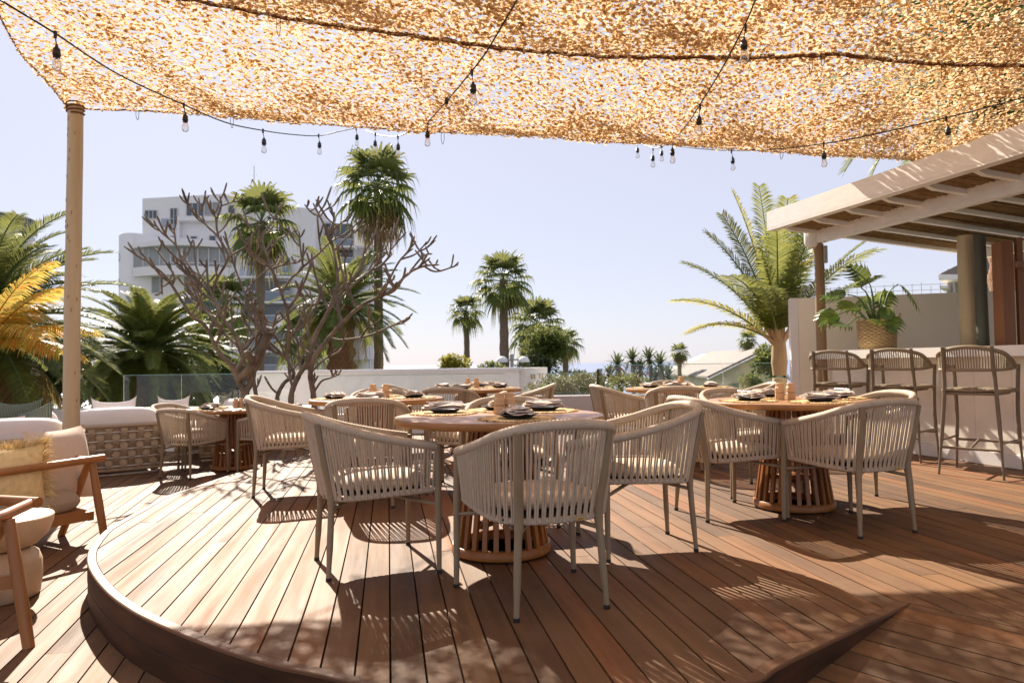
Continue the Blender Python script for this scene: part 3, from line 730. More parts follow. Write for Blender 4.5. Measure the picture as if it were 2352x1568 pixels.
# pergola: painted timbers, reed ceiling
t = thing('bar_pergola', bp(0, .1, 0), 'white painted timber pergola with a reed ceiling over the bar', 'pergola')
RO = nrm((BN[0], BN[1], 0)); zf = 2.77
F0, F1 = bp(-.02, -.66, zf), bp(CL+2.0, -.66, zf)
mb = MB(); mb.beam(F0, F1, .06, .215); wpart(mb, 'fascia', M['paint'], t)
mb = MB(); mb.beam(bp(-.02, -.635, zf-.115), bp(CL+2, -.635, zf-.115), .11, .028); wpart(mb, 'drip_board', M['paint'], t)
mb = MB(); mb.beam(bp(-.05, .02, 2.595), bp(CL+2, .02, 2.595), .09, .185); wpart(mb, 'main_beam', M['paint'], t)
mb = MB(); mb.beam(bp(-.05, 2.35, 2.40), bp(CL+2, 2.35, 2.40), .09, .13); wpart(mb, 'back_beam', M['paint'], t)
def rz_(n): return 2.735-.085*(n+.66)                      # rafters fall gently to the back
i = 0; s0 = .06
while s0 < CL+1.8:
    mb = MB(); V = []
    prof = [(-.62, rz_(-.62)+.045), (-.62, rz_(-.62)-.02), (-.40, rz_(-.4)-.075), (2.6, rz_(2.6)-.06), (2.6, rz_(2.6)+.045)]
    for w_ in (-.028, .028):
        for n_, z_ in prof: V.append(bp(s0+w_, n_, z_))
    mb.add(V, [(0, 1, 2, 3, 4), (9, 8, 7, 6, 5)]+[(k, k+5, (k+1) % 5+5, (k+1) % 5) for k in range(5)])
    wpart(mb, 'rafter', M['paint'], t); s0 += .535
mb = MB(); rnd = random.Random(8); k = 0; s0 = -.0
while s0 < CL+1.9:
    z0 = -.012+rnd.uniform(-.007, .007); r = rnd.uniform(.008, .014); dz = rnd.uniform(-.006, .006); ds = rnd.uniform(-.05, .05)
    mb.tube([bp(s0, -.60, rz_(-.6)+z0), bp(s0+ds*.5, .9, rz_(.9)+z0+dz), bp(s0+ds, 2.65, rz_(2.65)+z0)], r, 5, False); s0 += r*1.75
rd = wpart(mb, 'reed_ceiling', M['reed'], t)
mb = MB(); V = [bp(-.02, -.63, rz_(-.63)+.05), bp(CL+2, -.63, rz_(-.63)+.05), bp(CL+2, 2.7, rz_(2.7)+.05), bp(-.02, 2.7, rz_(2.7)+.05)]
mb.add(V+[add(v, (0, 0, .03)) for v in V], [(0, 1, 2, 3), (7, 6, 5, 4), (0, 4, 5, 1), (1, 5, 6, 2), (2, 6, 7, 3), (3, 7, 4, 0)]); wpart(mb, 'roof_board', M['dark'], t)
def pole(name, p, r, z0, z1, m, parent, lean=(0, 0), seed=0):
    rnd = random.Random(seed); pts = []; R = []
    for i in range(9):
        k = i/8; pts.append((p[0]+lean[0]*k+rnd.uniform(-.004, .004), p[1]+lean[1]*k, z0+(z1-z0)*k)); R.append(r*(1.04-.10*k))
    mb = MB(); mb.tube(pts, R, 16)
    return wpart(mb, name, m, parent) if parent else mb
pole('post', bp(-.02, .06, 0), .062, 0, 2.50, M['polebrown'], t, seed=1)
pp = D(2226, 790, 8.0); pole('post', (pp[0], pp[1], 0), .093, 0, 2.40, M['pole'], t, seed=2)
pp = D(2254, 790, 7.7); pole('post', (pp[0]+.02, pp[1], 0), .062, 0, 2.36, M['polegreen'], t, seed=3)
mb = MB(); a = bp(-.02, .06, 2.40); mb.box((a[0]+.055, a[1]-.05, 2.36), (.05, .05, .22), bev=.006); wpart(mb, 'junction_box', M['galv'], t)

p = D(1863, 547, 9.0)
t = thing('wall_speaker', (p[0], p[1], p[2]-.13), 'white rounded outdoor speaker bracketed to the pergola corner', 'speaker')
mb = MB(); mb.lathe([(0, -.125), (.05, -.12), (.078, -.095), (.086, -.04), (.086, .07), (.076, .105), (.05, .118), (0, .12)], (p[0], p[1], p[2]), 24, sx=1, sy=.8); wpart(mb, 'cabinet', M['paint'], t)
mb = MB(); mb.beam((p[0]+.07, p[1], p[2]), (p[0]+.19, p[1]-.01, p[2]-.01), .03, .10); wpart(mb, 'bracket', M['galv'], t)

# slatted timber screen at the right edge
p0 = D(2296, 780, 7.5); p1 = (p0[0]+1.5, p0[1]-.45, 0)
t = thing('slat_screen', (p0[0], p0[1], 0), 'reddish brown vertical slat screen at the right end of the bar', 'screen')
sd = nrm(sub((p1[0], p1[1], 0), (p0[0], p0[1], 0)))
mb = MB(); mb.beam((p0[0]+.06, p0[1], 0), (p0[0]+.06, p0[1], 2.24), .12, .16, up=(0, 1, 0)); wpart(mb, 'post', M['slat'], t)
for i in range(11):
    c = add((p0[0], p0[1], 0), mul(sd, .20+i*.125)); mb = MB(); mb.beam(add(c, (0, 0, .05)), add(c, (0, 0, 2.28)), .06, .045, up=(0, 1, 0)); wpart(mb, 'slat', M['slat'], t)
mb = MB(); c0 = add((p0[0], p0[1]-.055, 1.99), mul(sd, .14)); mb.beam(c0, add(c0, mul(sd, 1.4)), .045, .07); wpart(mb, 'rail', M['slat'], t)

# plant in a woven basket on the counter
bc = P(2011, 800, 1.135); bc = bp(.62, .33, 1.136)
t = thing('basket_plant', bc, 'leafy split leaf plant in a woven basket on the bar counter', 'potted plant')
mb = MB(); nn = 64; rows = 17
for j in range(rows):
    z = .01+.335*j/(rows-1); r0 = .195+.012*(j/(rows-1)); pts = []
    for k in range(nn+1):
        a = 2*pi*k/nn; rr = r0+.007*(1 if ((k//2)+j) % 2 else -1); pts.append((bc[0]+rr*cos(a), bc[1]+rr*sin(a), bc[2]+z))
    mb.tube(pts, .0105, 5, False)
bk_ = wpart(mb, 'basket', M['basket'], t)
mb = MB(); mb.lathe([(0, .004), (.185, .004), (.196, .33), (.17, .33), (0, .31)], bc, 32); mb.build('basket_lining', M['dark'], bk_)
for s in (-1, 1):
    mb = MB(); a = (bc[0]+s*.20, bc[1]-.02, bc[2]+.33); mb.tube(spline([a, add(a, (s*.03, 0, .05)), add(a, (s*.06, -.01, .06)), add(a, (s*.075, 0, .10))], 4), .010, 6); wpart(mb, 'handle', M['basket'], t)
def lobed(mb, base, tip, up, wd, n=7):
    ax = sub(tip, base); l = ln(ax); d = nrm(ax); s = nrm(cross(d, up)); u = cross(s, d)
    def pt(t, x, z=0): return add(add(base, mul(d, l*t)), add(mul(s, x*wd), mul(u, z*l-.22*l*t*t)))
    for k in range(n):
        t0 = .06+.86*k/n; t1 = t0+.86/n*.98; w_ = (sin(pi*min(1, .18+.80*(k+.5)/n))**.7)
        for sg in (-1, 1):
            tipt = t1+.16; mb.add([pt(t0, 0), pt(t1, 0), pt(t1+.05, sg*w_*.62, .04), pt(t0+.05, sg*w_*.58, .04), pt(tipt+.04, sg*w_, -.02), pt(tipt-.03, sg*w_*.92, -.02)],
                [(0, 1, 2, 3), (3, 2, 4, 5)] if sg > 0 else [(3, 2, 1, 0), (5, 4, 2, 3)])
    mb.add([pt(.86, -.10), pt(.86, .10), pt(1.08, 0, -.04)], [(0, 1, 2)])
    mb.add([pt(0, -.05), pt(0, .05), pt(.9, .05), pt(.9, -.05)], [(0, 1, 2, 3)])
rnd = random.Random(12); lf = MB(); sm = MB(); base = add(bc, (0, 0, .30))
SPEC = [((-.42, -.30, .22), .34), ((-.62, -.38, -.02), .36), ((-.58, .05, .20), .30), ((-.24, -.05, .46), .34), ((-.05, .1, .55), .36), ((.30, -.08, .50), .40), ((.22, .15, .46), .32), ((.10, -.28, .10), .24), ((-.12, -.30, .04), .24), ((.18, -.18, .06), .20), ((-.30, .25, .40), .34), ((.05, .28, .38), .30), ((-.70, -.30, .12), .30), ((-.2, -.26, .14), .2), ((.02, -.25, .2), .2)]
for (dx, dy, dz), sz in SPEC:
    dx, dy, dz, sz = dx*.80, dy*.80, dz*.95, sz*.80
    e = add(base, (dx, dy, dz)); mid = add(lerp(base, e, .55), (0, 0, .10)); sm.tube(spline([add(base, (dx*.12, dy*.12, -.02)), mid, e], 5), [.011]*6+[.007]*5, 6)
    o = nrm((dx+rnd.uniform(-.2, .2), dy+rnd.uniform(-.2, .2), rnd.uniform(-.45, .25))); lobed(lf, e, add(e, mul(o, sz*1.12)), (rnd.uniform(-.3, .3), rnd.uniform(-.9, -.3), 1), sz*.70, 6)
wpart(lf, 'foliage', M['philo'], t); wpart(sm, 'stems', M['stem'], t)
# ================================================================ shade net, ropes, left pole
EY = 7.0
edgepx = [(165, 240), (420, 256), (560, 268), (830, 290), (960, 299), (1200, 307), (1390, 323), (1560, 326), (1740, 340), (2100, 352), (2500, 356)]
def edgey(x): return 6.97+max(0, x-.3)*.33
EDG = [D(a, b, edgey((a-1176)/1633*7.4)) for a, b in edgepx]; EDG[0] = (-4.36, 6.93, 3.62)
seampx = [(60, -70), (450, -2), (700, 45), (950, 79), (1150, 107), (1390, 126), (1568, 128), (1735, 128), (1868, 123), (1921, 120), (1968, 125), (2068, 137), (2168, 143), (2352, 147), (2600, 150)]
SEAM = [D(a, b, 5.4) for a, b in seampx]
def interp(tab, x):
    if x <= tab[0][0]: return tab[0][2]
    for i in range(len(tab)-1):
        if x <= tab[i+1][0]: return tab[i][2]+(tab[i+1][2]-tab[i][2])*(x-tab[i][0])/(tab[i+1][0]-tab[i][0])
    return tab[-1][2]
def netz(x, y):
    ze, zs = interp(EDG, x), interp(SEAM, x)
    ye = edgey(x)+.03
    if y > 5.4:
        t = (ye-y)/(ye-5.4); z = ze+(zs-ze)*t-.15*sin(pi*t)*(1+.2*sin(1.9*x))
    else:
        t = 5.4-y; z = zs+.10*t-.13*sin(pi*min(1, t/2.4)*.9)*(1+.3*sin(1.5*x+1))-.012*t*t
    m = min(1, abs(y-ye)/.7)*min(1, abs(y-5.4)/.6)
    return z+m*(.05*sin(2.6*x+1.7*y)+.04*sin(5.1*x-3.3*y+1)+.015*sin(11*x+4*y))
def leftx(y): return -4.36+.26*min(1, max(0, (6.93-y)/1.5))**.8+.06*max(0, 5.4-y)
t = thing('shade_net', (0, 4, 3.4), 'tan leafy camouflage shade net stretched overhead between poles', 'shade net')
rnd = random.Random(21); mb = MB(); pit = .0260; y = 9.1; row = 0
while y > 1.4:
    x = leftx(y)+(row % 2)*pit*.5
    while x < 6.6:
        if y > edgey(x): x += pit; continue
        fy = y+rnd.uniform(-.010, .010); fx = x+rnd.uniform(-.012, .012); dens = 1.0
        z = netz(fx, fy)
        near = min(abs(fy-edgey(x)), abs(fx-leftx(fy)), abs(fy-5.4)*1.2)
        if rnd.random() < .93 or near < .08:
            a = rnd.uniform(0, pi) if rnd.random() < .5 else .9+rnd.uniform(-.4, .4)
            l = rnd.uniform(.016, .029); wd = rnd.uniform(.0115, .0195); k1, k2 = rnd.uniform(-.8, .8), rnd.uniform(-.8, .8)
            ca, sa = cos(a), sin(a); ux = (ca, sa, rnd.uniform(-.30, .30)); vx = (-sa, ca, rnd.uniform(-.32, .32)); c = (fx, fy, z+rnd.uniform(-.008, .008))
            if near < .05: c = (c[0], c[1], c[2]-rnd.uniform(0, .03))
            V = [add(c, add(mul(ux, -l), mul(vx, -wd*.6))), add(c, add(mul(ux, -l*.8), mul(vx, wd))), add(c, add(mul(ux, .1*l), add(mul(vx, wd*.8), (0, 0, k1*.011)))), add(c, add(mul(ux, 0), add(mul(vx, -wd), (0, 0, -k1*.010)))),
                 add(c, add(mul(ux, l), add(mul(vx, -wd*.4), (0, 0, k2*.022)))), add(c, add(mul(ux, l*.8), add(mul(vx, wd*.9), (0, 0, k2*.017))))]
            mb.add(V, [(0, 1, 2, 3), (3, 2, 5, 4)])
        x += pit
    y -= pit*.87; row += 1
wpart(mb, 'net_cloth', M['net'], t)
mb = MB(); xs = [-4.36+i*(10.9/140) for i in range(141)]
mb.tube([(x, edgey(x)+.01, netz(x, edgey(x)+.01)-.004+.004*sin(31*x)) for x in xs], .0085, 6); wpart(mb, 'edge_rope', M['netrope'], t)
mb = MB(); mb.tube([(x, 5.4, netz(x, 5.4)-.012+.006*sin(23*x)) for x in xs], [.013+.007*abs(sin(17*x)) for x in xs], 6); wpart(mb, 'seam_rope', M['netrope'], t)
mb = MB(); ys = [6.95-i*.09 for i in range(62)]; mb.tube([(leftx(y), y, netz(leftx(y), y)) for y in ys], .008, 6); wpart(mb, 'side_rope', M['netrope'], t)
rnd = random.Random(5)
for k in range(26):                                     # torn tabs along the seam
    x = rnd.uniform(-3.5, 5.5); z = netz(x, 5.4)-.02
for (px, py, yy, l) in ((316, 250, 7, .11), (533, 266, 7, .12), (1017, 303, 7, .12), (1795, 338, 7, .12), (640, 33, 5.4, .17), (1012, 86, 5.4, .08), (1360, 122, 5.4, .08), (1862, 124, 5.4, .15), (1890, 121, 5.4, .10), (2166, 143, 5.4, .14)):
    p = D(px, py, yy); mb = MB(); mb.tube(spline([add(p, (-.012, 0, .02)), add(p, (-.016, 0, -l*.6)), add(p, (-.004, .01, -l)), add(p, (.012, 0, -l*.7)), add(p, (.014, 0, .02))], 5), .0026, 5); wpart(mb, 'wire_loop', M['cable'], t)
mb = MB()
t = thing('net_pole', (-4.27, 6.9, LZ), 'pale debarked timber pole holding the left corner of the shade net', 'pole')
pole('shaft', (-4.285, 6.9, 0), .073, LZ, 3.62, M['pole'], t, (.035, 0), seed=6)
mb = MB(); rnd = random.Random(8)
for i in range(26):
    a = rnd.uniform(-2.6, -.4); z = rnd.uniform(0, 3.5); k = (z-LZ)/3.84; r = .073*(1.04-.10*k)+.0005
    c = (-4.285+.035*k+r*cos(a), 6.9+r*sin(a), z); mb.tube([add(c, (0, 0, -.022)), c, add(c, (0, 0, .022))], [.0008, .0045, .0008], 5)
wpart(mb, 'knots', M['armwood'], t)
mb = MB(); mb.tube([(-4.252+.079*sin(i*.7), 6.9-.079*cos(i*.7), 3.53+.004*i) for i in range(30)], .008, 5); wpart(mb, 'lashing', M['netrope'], t)

# ================================================================ festoon lights
def string_light(label, pts, bulbs, extra=()):
    p3 = [D(*q) for q in pts]; t = thing('string_light', p3[0], label, 'string light', 'black festoon cables under the net')
    mb = MB(); mb.tube(spline(p3, 8), .0062, 6); wpart(mb, 'cable', M['cable'], t)
    for px, py, y in bulbs:
        p = D(px, py, y); dx = random.uniform(-.012, .014); L_ = .075
        mb = MB(); mb.tube([add(p, (0, 0, .016)), add(p, (0, 0, -.028))], [.011, .009], 8)
        mb.tube(spline([p, add(p, (dx*.3, 0, -L_*.5)), add(p, (dx, 0, -L_))], 4), .0036, 6)
        q = add(p, (dx, 0, -L_)); mb.lathe([(0, .004), (.008, .002), (.011, -.012), (.021, -.022), (.0225, -.052), (.0245, -.054), (.0245, -.060), (.021, -.062), (.020, -.080), (0, -.080)], q, 14)
        s = wpart(mb, 'bulb_socket', M['cable'], t)
        mb = MB(); mb.lathe([(.017, -.080), (.020, -.095), (.029, -.125), (.028, -.142), (.018, -.158), (0, -.163)], q, 14); mb.build('bulb', M['bulb'], s)
        mb = MB(); mb.tube([add(q, (-.006, 0, -.085)), add(q, (-.007, 0, -.135))], .0012, 4); mb.tube([add(q, (.006, 0, -.085)), add(q, (.007, 0, -.135))], .0012, 4); mb.build('filament', M['brass'], s)
    for px, py, y in extra:
        p = D(px, py, y); mb = MB(); mb.lathe([(0, -.03), (.012, -.026), (.018, 0), (.012, .026), (0, .03)], p, 8); wpart(mb, 'plug', M['cable'], t)
string_light('festoon cable sweeping from the top left corner to the centre palm, six bulbs', [(-60, -45, 3.7), (0, 0, 4.0), (125, 76, 4.4), (270, 170, 5.2), (420, 240, 6.1), (520, 282, 6.8), (604, 300, 7.3), (670, 309, 8), (732, 312, 8.6), (780, 302, 9), (818, 294, 9.3)], [(127, 78, 4.4), (422, 241, 6.1), (604, 300, 7.3), (732, 311, 8.6), (818, 295, 9.3)])
string_light('festoon cable dropping from the top centre towards the tall fan palm', [(1205, -30, 4.1), (1170, 30, 4.4), (1120, 115, 4.7), (1084, 163, 4.9), (1026, 232, 5.7), (983, 278, 6.7), (940, 302, 7.5), (914, 313, 8), (885, 313, 8.4), (862, 308, 8.8), (840, 300, 9.2)], [(1084, 165, 4.9), (983, 280, 6.7), (914, 314, 8), (862, 308, 8.8)], [(1026, 232, 5.7)])
string_light('festoon cable dropping from the upper right towards the centre of the net edge', [(1752, -40, 4.1), (1735, 0, 4.3), (1712, 55, 4.6), (1660, 155, 5.1), (1608, 240, 5.6), (1575, 290, 6.4), (1545, 322, 7.2), (1520, 336, 7.9), (1500, 340, 8.5), (1463, 326, 10)], [(1712, 62, 4.6), (1608, 243, 5.6), (1545, 323, 7.2), (1500, 341, 8.6), (1463, 326, 10)], [(1520, 334, 7.9)])
string_light('festoon cable running from the right edge above the pergola to the centre', [(2420, 205, 5.4), (2352, 224, 5.6), (2173, 271, 6.2), (2000, 310, 6.6), (1892, 330, 7.0), (1780, 343, 7.6), (1680, 346, 8.3), (1590, 340, 8.9), (1517, 330, 9.6), (1463, 322, 10.2)], [(2173, 271, 6.2), (1892, 330, 7.0), (1680, 346, 8.3), (1517, 332, 9.6)])

# ================================================================ lounge corner on the left
def rounded_u(w, d, r, n=10):             # plan path: front right -> back -> front left; opening to +Y
    pts = [(w/2, d/2)]
    for k in range(n+1): a = -pi/2*k/n; pts.append((w/2-r+r*cos(a), -d/2+r+r*sin(a)))
    for k in range(n+1): a = -pi/2-pi/2*k/n; pts.append((-w/2+r+r*cos(a), -d/2+r+r*sin(a)))
    pts.append((-w/2, d/2)); return [(p[0], p[1], 0) for p in pts]
def make_lounge(w=1.0):
    t = thing('lounge_seat', (0, 0, 0), 'x', 'lounge seat', 'woven strap lounge seats on the lower deck'); d = .85
    zs = [.10, .19, .28, .37, .46]; rods = MB(); path = rounded_u(w, d, .16)
    def flare(p, z): k = 1+.10*(z/.5); return (p[0]*k, p[1]*k, z)
    for z in zs: rods.tube([flare(p, z) for p in path], .007, 6)
    rods.build('rods', M['rod'], t)
    mb = MB(); mb.tube([flare(p, .525) for p in path], .022, 8); mb.tube([flare(p, .06) for p in path], .016, 8)
    mb.build('rim', M['strap'], t)
    rp = resample(path, 200); n = int(2*(w+d)/.105); mb = MB()
    for i in range(n):
        k = 3+i*194/(n-1); p = rp[int(k)]; q = rp[min(199, int(k)+1)]; tg = nrm(sub(q, rp[max(0, int(k)-1)])); nn = (-tg[1], tg[0], 0)
        if dot(nn, p) < 0: nn = mul(nn, -1)
        V = []; m = 30
        for j in range(m+1):
            z = .05+.475*j/m; ph = (z-.10)/.09*pi+(pi if i % 2 else 0); off = .016*cos(ph); wd = .020+.022*abs(sin(ph))
            c = add(flare(p, z), mul(nn, off)); tw = .006*sin(ph)
            V += [add(add(c, mul(tg, -wd)), mul(nn, -.003)), add(c, mul(nn, .005)), add(add(c, mul(tg, wd)), mul(nn, -.003))]
        mb.add(V, [(3*j+a, 3*j+a+1, 3*j+a+4, 3*j+a+3) for j in range(m) for a in (0, 1)], True)
    mb.build('woven_straps', M['strap'], t)
    mb = MB(); li = [(p[0]*.955, p[1]*.955, 0) for p in path]; n_ = len(li); mb.add([flare(p, .06) for p in li]+[flare(p, .52) for p in li], [(i, i+1, n_+i+1, n_+i) for i in range(n_-1)], True); mb.build('liner', M['strap'], t)  # added backing sheet, keeps light from showing through the strap gaps
    mb = MB(); cushion(mb, w/2-.05, .39, .09); o = mb.build('seat_cushion', M['ivory'], t); o.location = (0, .04, .36)
    mb = MB(); mb.box((0, .03, .26), (w-.10, .74, .03)); mb.build('seat_base', M['strap'], t)
    mb = MB(); cushion(mb, w/2-.03, .115, .15, n=16); o = mb.build('back_cushion', M['ivory'], t); o.location = (0, -.30, .545); o.rotation_euler = (.08, 0, 0)
    mb = MB(); mb.tube([(p[0]*.92, p[1]*.92, .012) for p in path], .012, 6); mb.build('base_rail', M['rod'], t)
    return t
lg0 = make_lounge()
def put(o, loc, h, label, first=False):
    c = o if first else copy_tree(o); c.location = loc; c.rotation_euler = (0, 0, atan2(-h[0], h[1])); tag(c, label); return c
lg0.scale = (1.04, 1.0, 1.12)
put(lg0, (-4.92, 8.72, LZ), (-.60, .80), 'woven strap lounge seat with its back to us, just right of the pole', True)
put(lg0, (-4.20, 10.15, LZ), (-.55, -.5), 'woven strap lounge seat half hidden behind the far left rope chairs')
put(lg0, (-4.95, 7.05, LZ), (-.45, .85), 'woven strap lounge seat behind the wooden armchair, white roll showing')
put(lg0, (-5.75, 8.75, LZ), (.25, .95), 'woven strap lounge seat behind the pole with green cushions')
def scatter(name, m, loc, w, h, th, rz, tilt, label, seed, pip=None, group=None, dip=.10):
    t = thing(name, loc, label, 'cushion', group); t.rotation_euler = (tilt, 0, rz)
    mb = MB(); pillow(mb, w, h, th, seed=seed, dip=dip); mb.build('cover', m, t)
    if pip: mb = MB(); mb.tube(pillow_rim(w, h, 16, dip), .0055, 5); mb.build('piping', pip, t)
    return t
def at(px, py, y): return D(px, py, y)
scatter('scatter_cushion', M['ivory'], at(263, 948, 8.95), .52, .44, .07, .6, -.30, 'white cushion with olive piping, two corners up behind the woven seat back', 1, M['piping'], dip=.62)
scatter('scatter_cushion', M['ivory'], at(398, 940, 10.1), .44, .44, .07, .25, -.2, 'white cushion with olive piping behind the far left rope chairs', 2, M['piping'], dip=.62)
scatter('scatter_cushion', M['green'], at(40, 958, 7.75), .46, .44, .075, .35, -.25, 'dark green corduroy cushion leaning on the other green cushion', 3, dip=.45)
t_ = scatter('scatter_cushion', M['green'], at(78, 968, 7.55), .50, .36, .075, -.25, -.3, 'light striped green corduroy cushion nearest the pole', 4, dip=.45); t_.rotation_euler = (-.3, -.28, -.25)
scatter('scatter_cushion', M['boucle'], at(2, 1000, 7.3), .40, .40, .07, .3, -.25, 'cream cushion cut by the left edge beside the green cushions', 5)

def make_armchair(cfg):
    """local frame: back rail along X at the rear (-Y)"""
    t = thing('armchair', (0, 0, 0), 'x', 'armchair', 'wooden armchairs at the left edge')
    mb = MB(); mb.tube([(-.42, -.30, .585), (.42, -.30, .605)], .027, 12); mb.build('back_rail', M['armwood'], t)
    for s in (-1, 1):
        mb = MB(); mb.tube([(s*.335, -.30, .598), (s*.335, .34, .592)], .024, 12); mb.build('arm', M['armwood'], t)
        for nm, tp, ft in ((0, *cfg[0]), (1, *cfg[1])):
            mb = MB(); mb.tube([(s*tp[0], tp[1], .585), (s*(tp[0]+ft[0])/2, (tp[1]+ft[1])/2, .29), (s*ft[0], ft[1], 0)], [.023, .029, .0255], 12); mb.build('leg', M['armwood'], t)
        mb = MB(); mb.beam((s*.335, -.29, .195), (s*.335, .30, .215), .035, .062); mb.build('side_rail', M['armwood'], t)
    for y in (-.28, .28): mb = MB(); mb.beam((-.35, y, .20), (.35, y, .20), .035, .06); mb.build('seat_rail', M['armwood'], t)
    mb = MB(); mb.box((0, .0, .235), (.60, .56, .02)); mb.build('seat_base', M['armwood'], t)
    mb = MB(); cushion(mb, .315, .30, .085); o = mb.build('seat_cushion', M['beigec'], t); o.location = (0, .01, .315)
    return t
a1 = make_armchair((((.345, -.275), (.41, -.335)), ((.345, -.24), (.36, .16))))
f1 = nrm((-.85, .5, 0)); x1 = (f1[1], -f1[0], 0)
def loc1(a, b, z): return (-3.47+x1[0]*a+f1[0]*b, 5.02+x1[1]*a+f1[1]*b, LZ+z)
a1.location = (-3.47, 5.02, LZ); a1.rotation_euler = (0, 0, atan2(-f1[0], f1[1])); tag(a1, 'wooden armchair holding the cream and the straw fringed cushions')
z1 = atan2(-f1[0], f1[1])
scatter('scatter_cushion', M['boucle'], loc1(.25, -.03, .555), .56, .56, .11, z1+pi+.35, .16, 'big cream cushion standing on the wooden armchair seat', 7)
cs = thing('fringed_cushion', loc1(-.15, -.205, .535), 'straw coloured woven cushion with a shaggy raffia fringe', 'cushion'); cs.rotation_euler = (.12, 0, z1+pi-.12)
mb = MB(); pillow(mb, .42, .42, .085, seed=9); mb.build('cover', M['straw'], cs)
mb = MB(); rnd = random.Random(31); rim = pillow_rim(.42, .42, 40)
for k in range(1700):
    i = rnd.randrange(len(rim)-1); p = lerp(rim[i], rim[i+1], rnd.random()); o = nrm((p[0]+rnd.uniform(-.10, .10), rnd.uniform(-.28, .28), p[2]+rnd.uniform(-.10, .10)))
    l = rnd.uniform(.05, .11); s = (rnd.uniform(-.0022, .0022), .0012, rnd.uniform(-.0022, .0022)); m_ = add(add(p, mul(o, l*.55)), (0, 0, .006)); e = add(add(p, mul(o, l)), (rnd.uniform(-.012, .012), rnd.uniform(-.01, .01), -rnd.uniform(.0, .022)))
    mb.add([sub(p, s), add(p, s), add(m_, s), sub(m_, s), e], [(0, 1, 2, 3), (3, 2, 4)])
mb.build('fringe', M['straw'], cs)
t = thing('armchair', (-2.7, 3.35, LZ), 'nearest wooden armchair, cut off by the left edge', 'armchair', 'wooden armchairs at the left edge')
def tpart(nm, pts, r): mb = MB(); mb.tube(pts, r, 12); return wpart(mb, nm, M['armwood'], t)
tpart('leg', [(-2.315, 3.28, .35), (-2.26, 3.265, .08), (-2.20, 3.25, LZ)], [.023, .028, .025])
tpart('leg', [(-2.345, 3.31, .35), (-2.56, 3.40, .06), (-2.76, 3.48, LZ)], [.023, .027, .024])
tpart('leg', [(-2.83, 3.0, .35), (-2.80, 2.98, .06), (-2.76, 2.96, LZ)], [.023, .027, .024])
tpart('back_rail', [(-2.36, 3.55, .375), (-2.6, 3.60, .38), (-3.1, 3.70, .38)], .027)
tpart('arm', [(-2.40, 3.56, .372), (-2.345, 3.28, .365), (-2.30, 2.72, .35)], .025)
mb = MB(); mb.beam((-2.265, 3.27, .075), (-2.95, 3.06, .06), .036, .062); wpart(mb, 'seat_rail', M['armwood'], t)
mb = MB(); cushion(mb, .30, .30, .085); o = mb.build('seat_cushion', M['beigec'], t); o.location = (-.115, -.06, .372); o.rotation_euler = (0, 0, .2)
scatter('scatter_cushion', M['beigec'], (-2.80, 3.46, .44), .46, .50, .10, .12, .22, 'grey beige cushion on the nearest armchair at the left edge', 11)
p = (-2.86, 3.97, LZ)
t = thing('side_stool', p, 'carved pale wood mushroom side table between the armchairs', 'side table')
mb = MB(); mb.lathe([(.185, 0), (.198, .012), (.208, .10), (.206, .19), (.190, .235), (.150, .262)], p, 44); wpart(mb, 'base', M['pale'], t)
mb = MB(); mb.lathe([(.125, .263), (.185, .285), (.235, .335), (.258, .395), (.263, .436)], p, 44); mb.lathe([(.263, .436), (.257, .442)], p, 44, False); wpart(mb, 'top', M['pale'], t)
# ================================================================ vegetation
def feather(lf, sm, base, az, el, length, droop, ll, n, w, rnd, vee=.25, grav=.25, sr=.012, fwd=.55, zk=1.0):
    h = (cos(az), sin(az), 0); side = (-sin(az), cos(az), 0); pts = [base]; N = 12; p = base; dirs = []
    for k in range(N):
        t = (k+.5)/N; a = el-droop*(t**1.4); d = (h[0]*cos(a), h[1]*cos(a), sin(a)); p = add(p, mul(d, length/N)); pts.append(p); dirs.append(d)
    sm.tube(pts, [sr*(1-.75*k/N) for k in range(N+1)], 5, False)
    for k in range(n):
        t = .14+.86*(k+rnd.uniform(-.3, .3))/n; t = min(.995, max(.1, t)); i = min(N-1, int(t*N)); c = lerp(pts[i], pts[i+1], t*N-i); d = dirs[i]
        u = cross(side, d); u = u if u[2] > 0 else mul(u, -1); l0 = ll*(sin(pi*(.13+.80*t))**.55)*rnd.uniform(.85, 1.1)
        for sg in (-1, 1):
            q = nrm(add(add(mul(d, fwd*(.6+.9*t)), mul(side, sg*.85)), mul(u, vee+rnd.uniform(-.1, .1))))
            m_ = add(add(c, mul(q, l0*.55)), (0, 0, -grav*l0*.22)); e = add(add(c, mul(q, l0)), (0, 0, -grav*l0*.8)); ws = mul(d, w*.5)
            lf.add([sub(c, mul(ws, .6)), add(c, mul(ws, .6)), add(m_, ws), sub(m_, ws), e], [(0, 1, 2, 3), (3, 2, 4)])
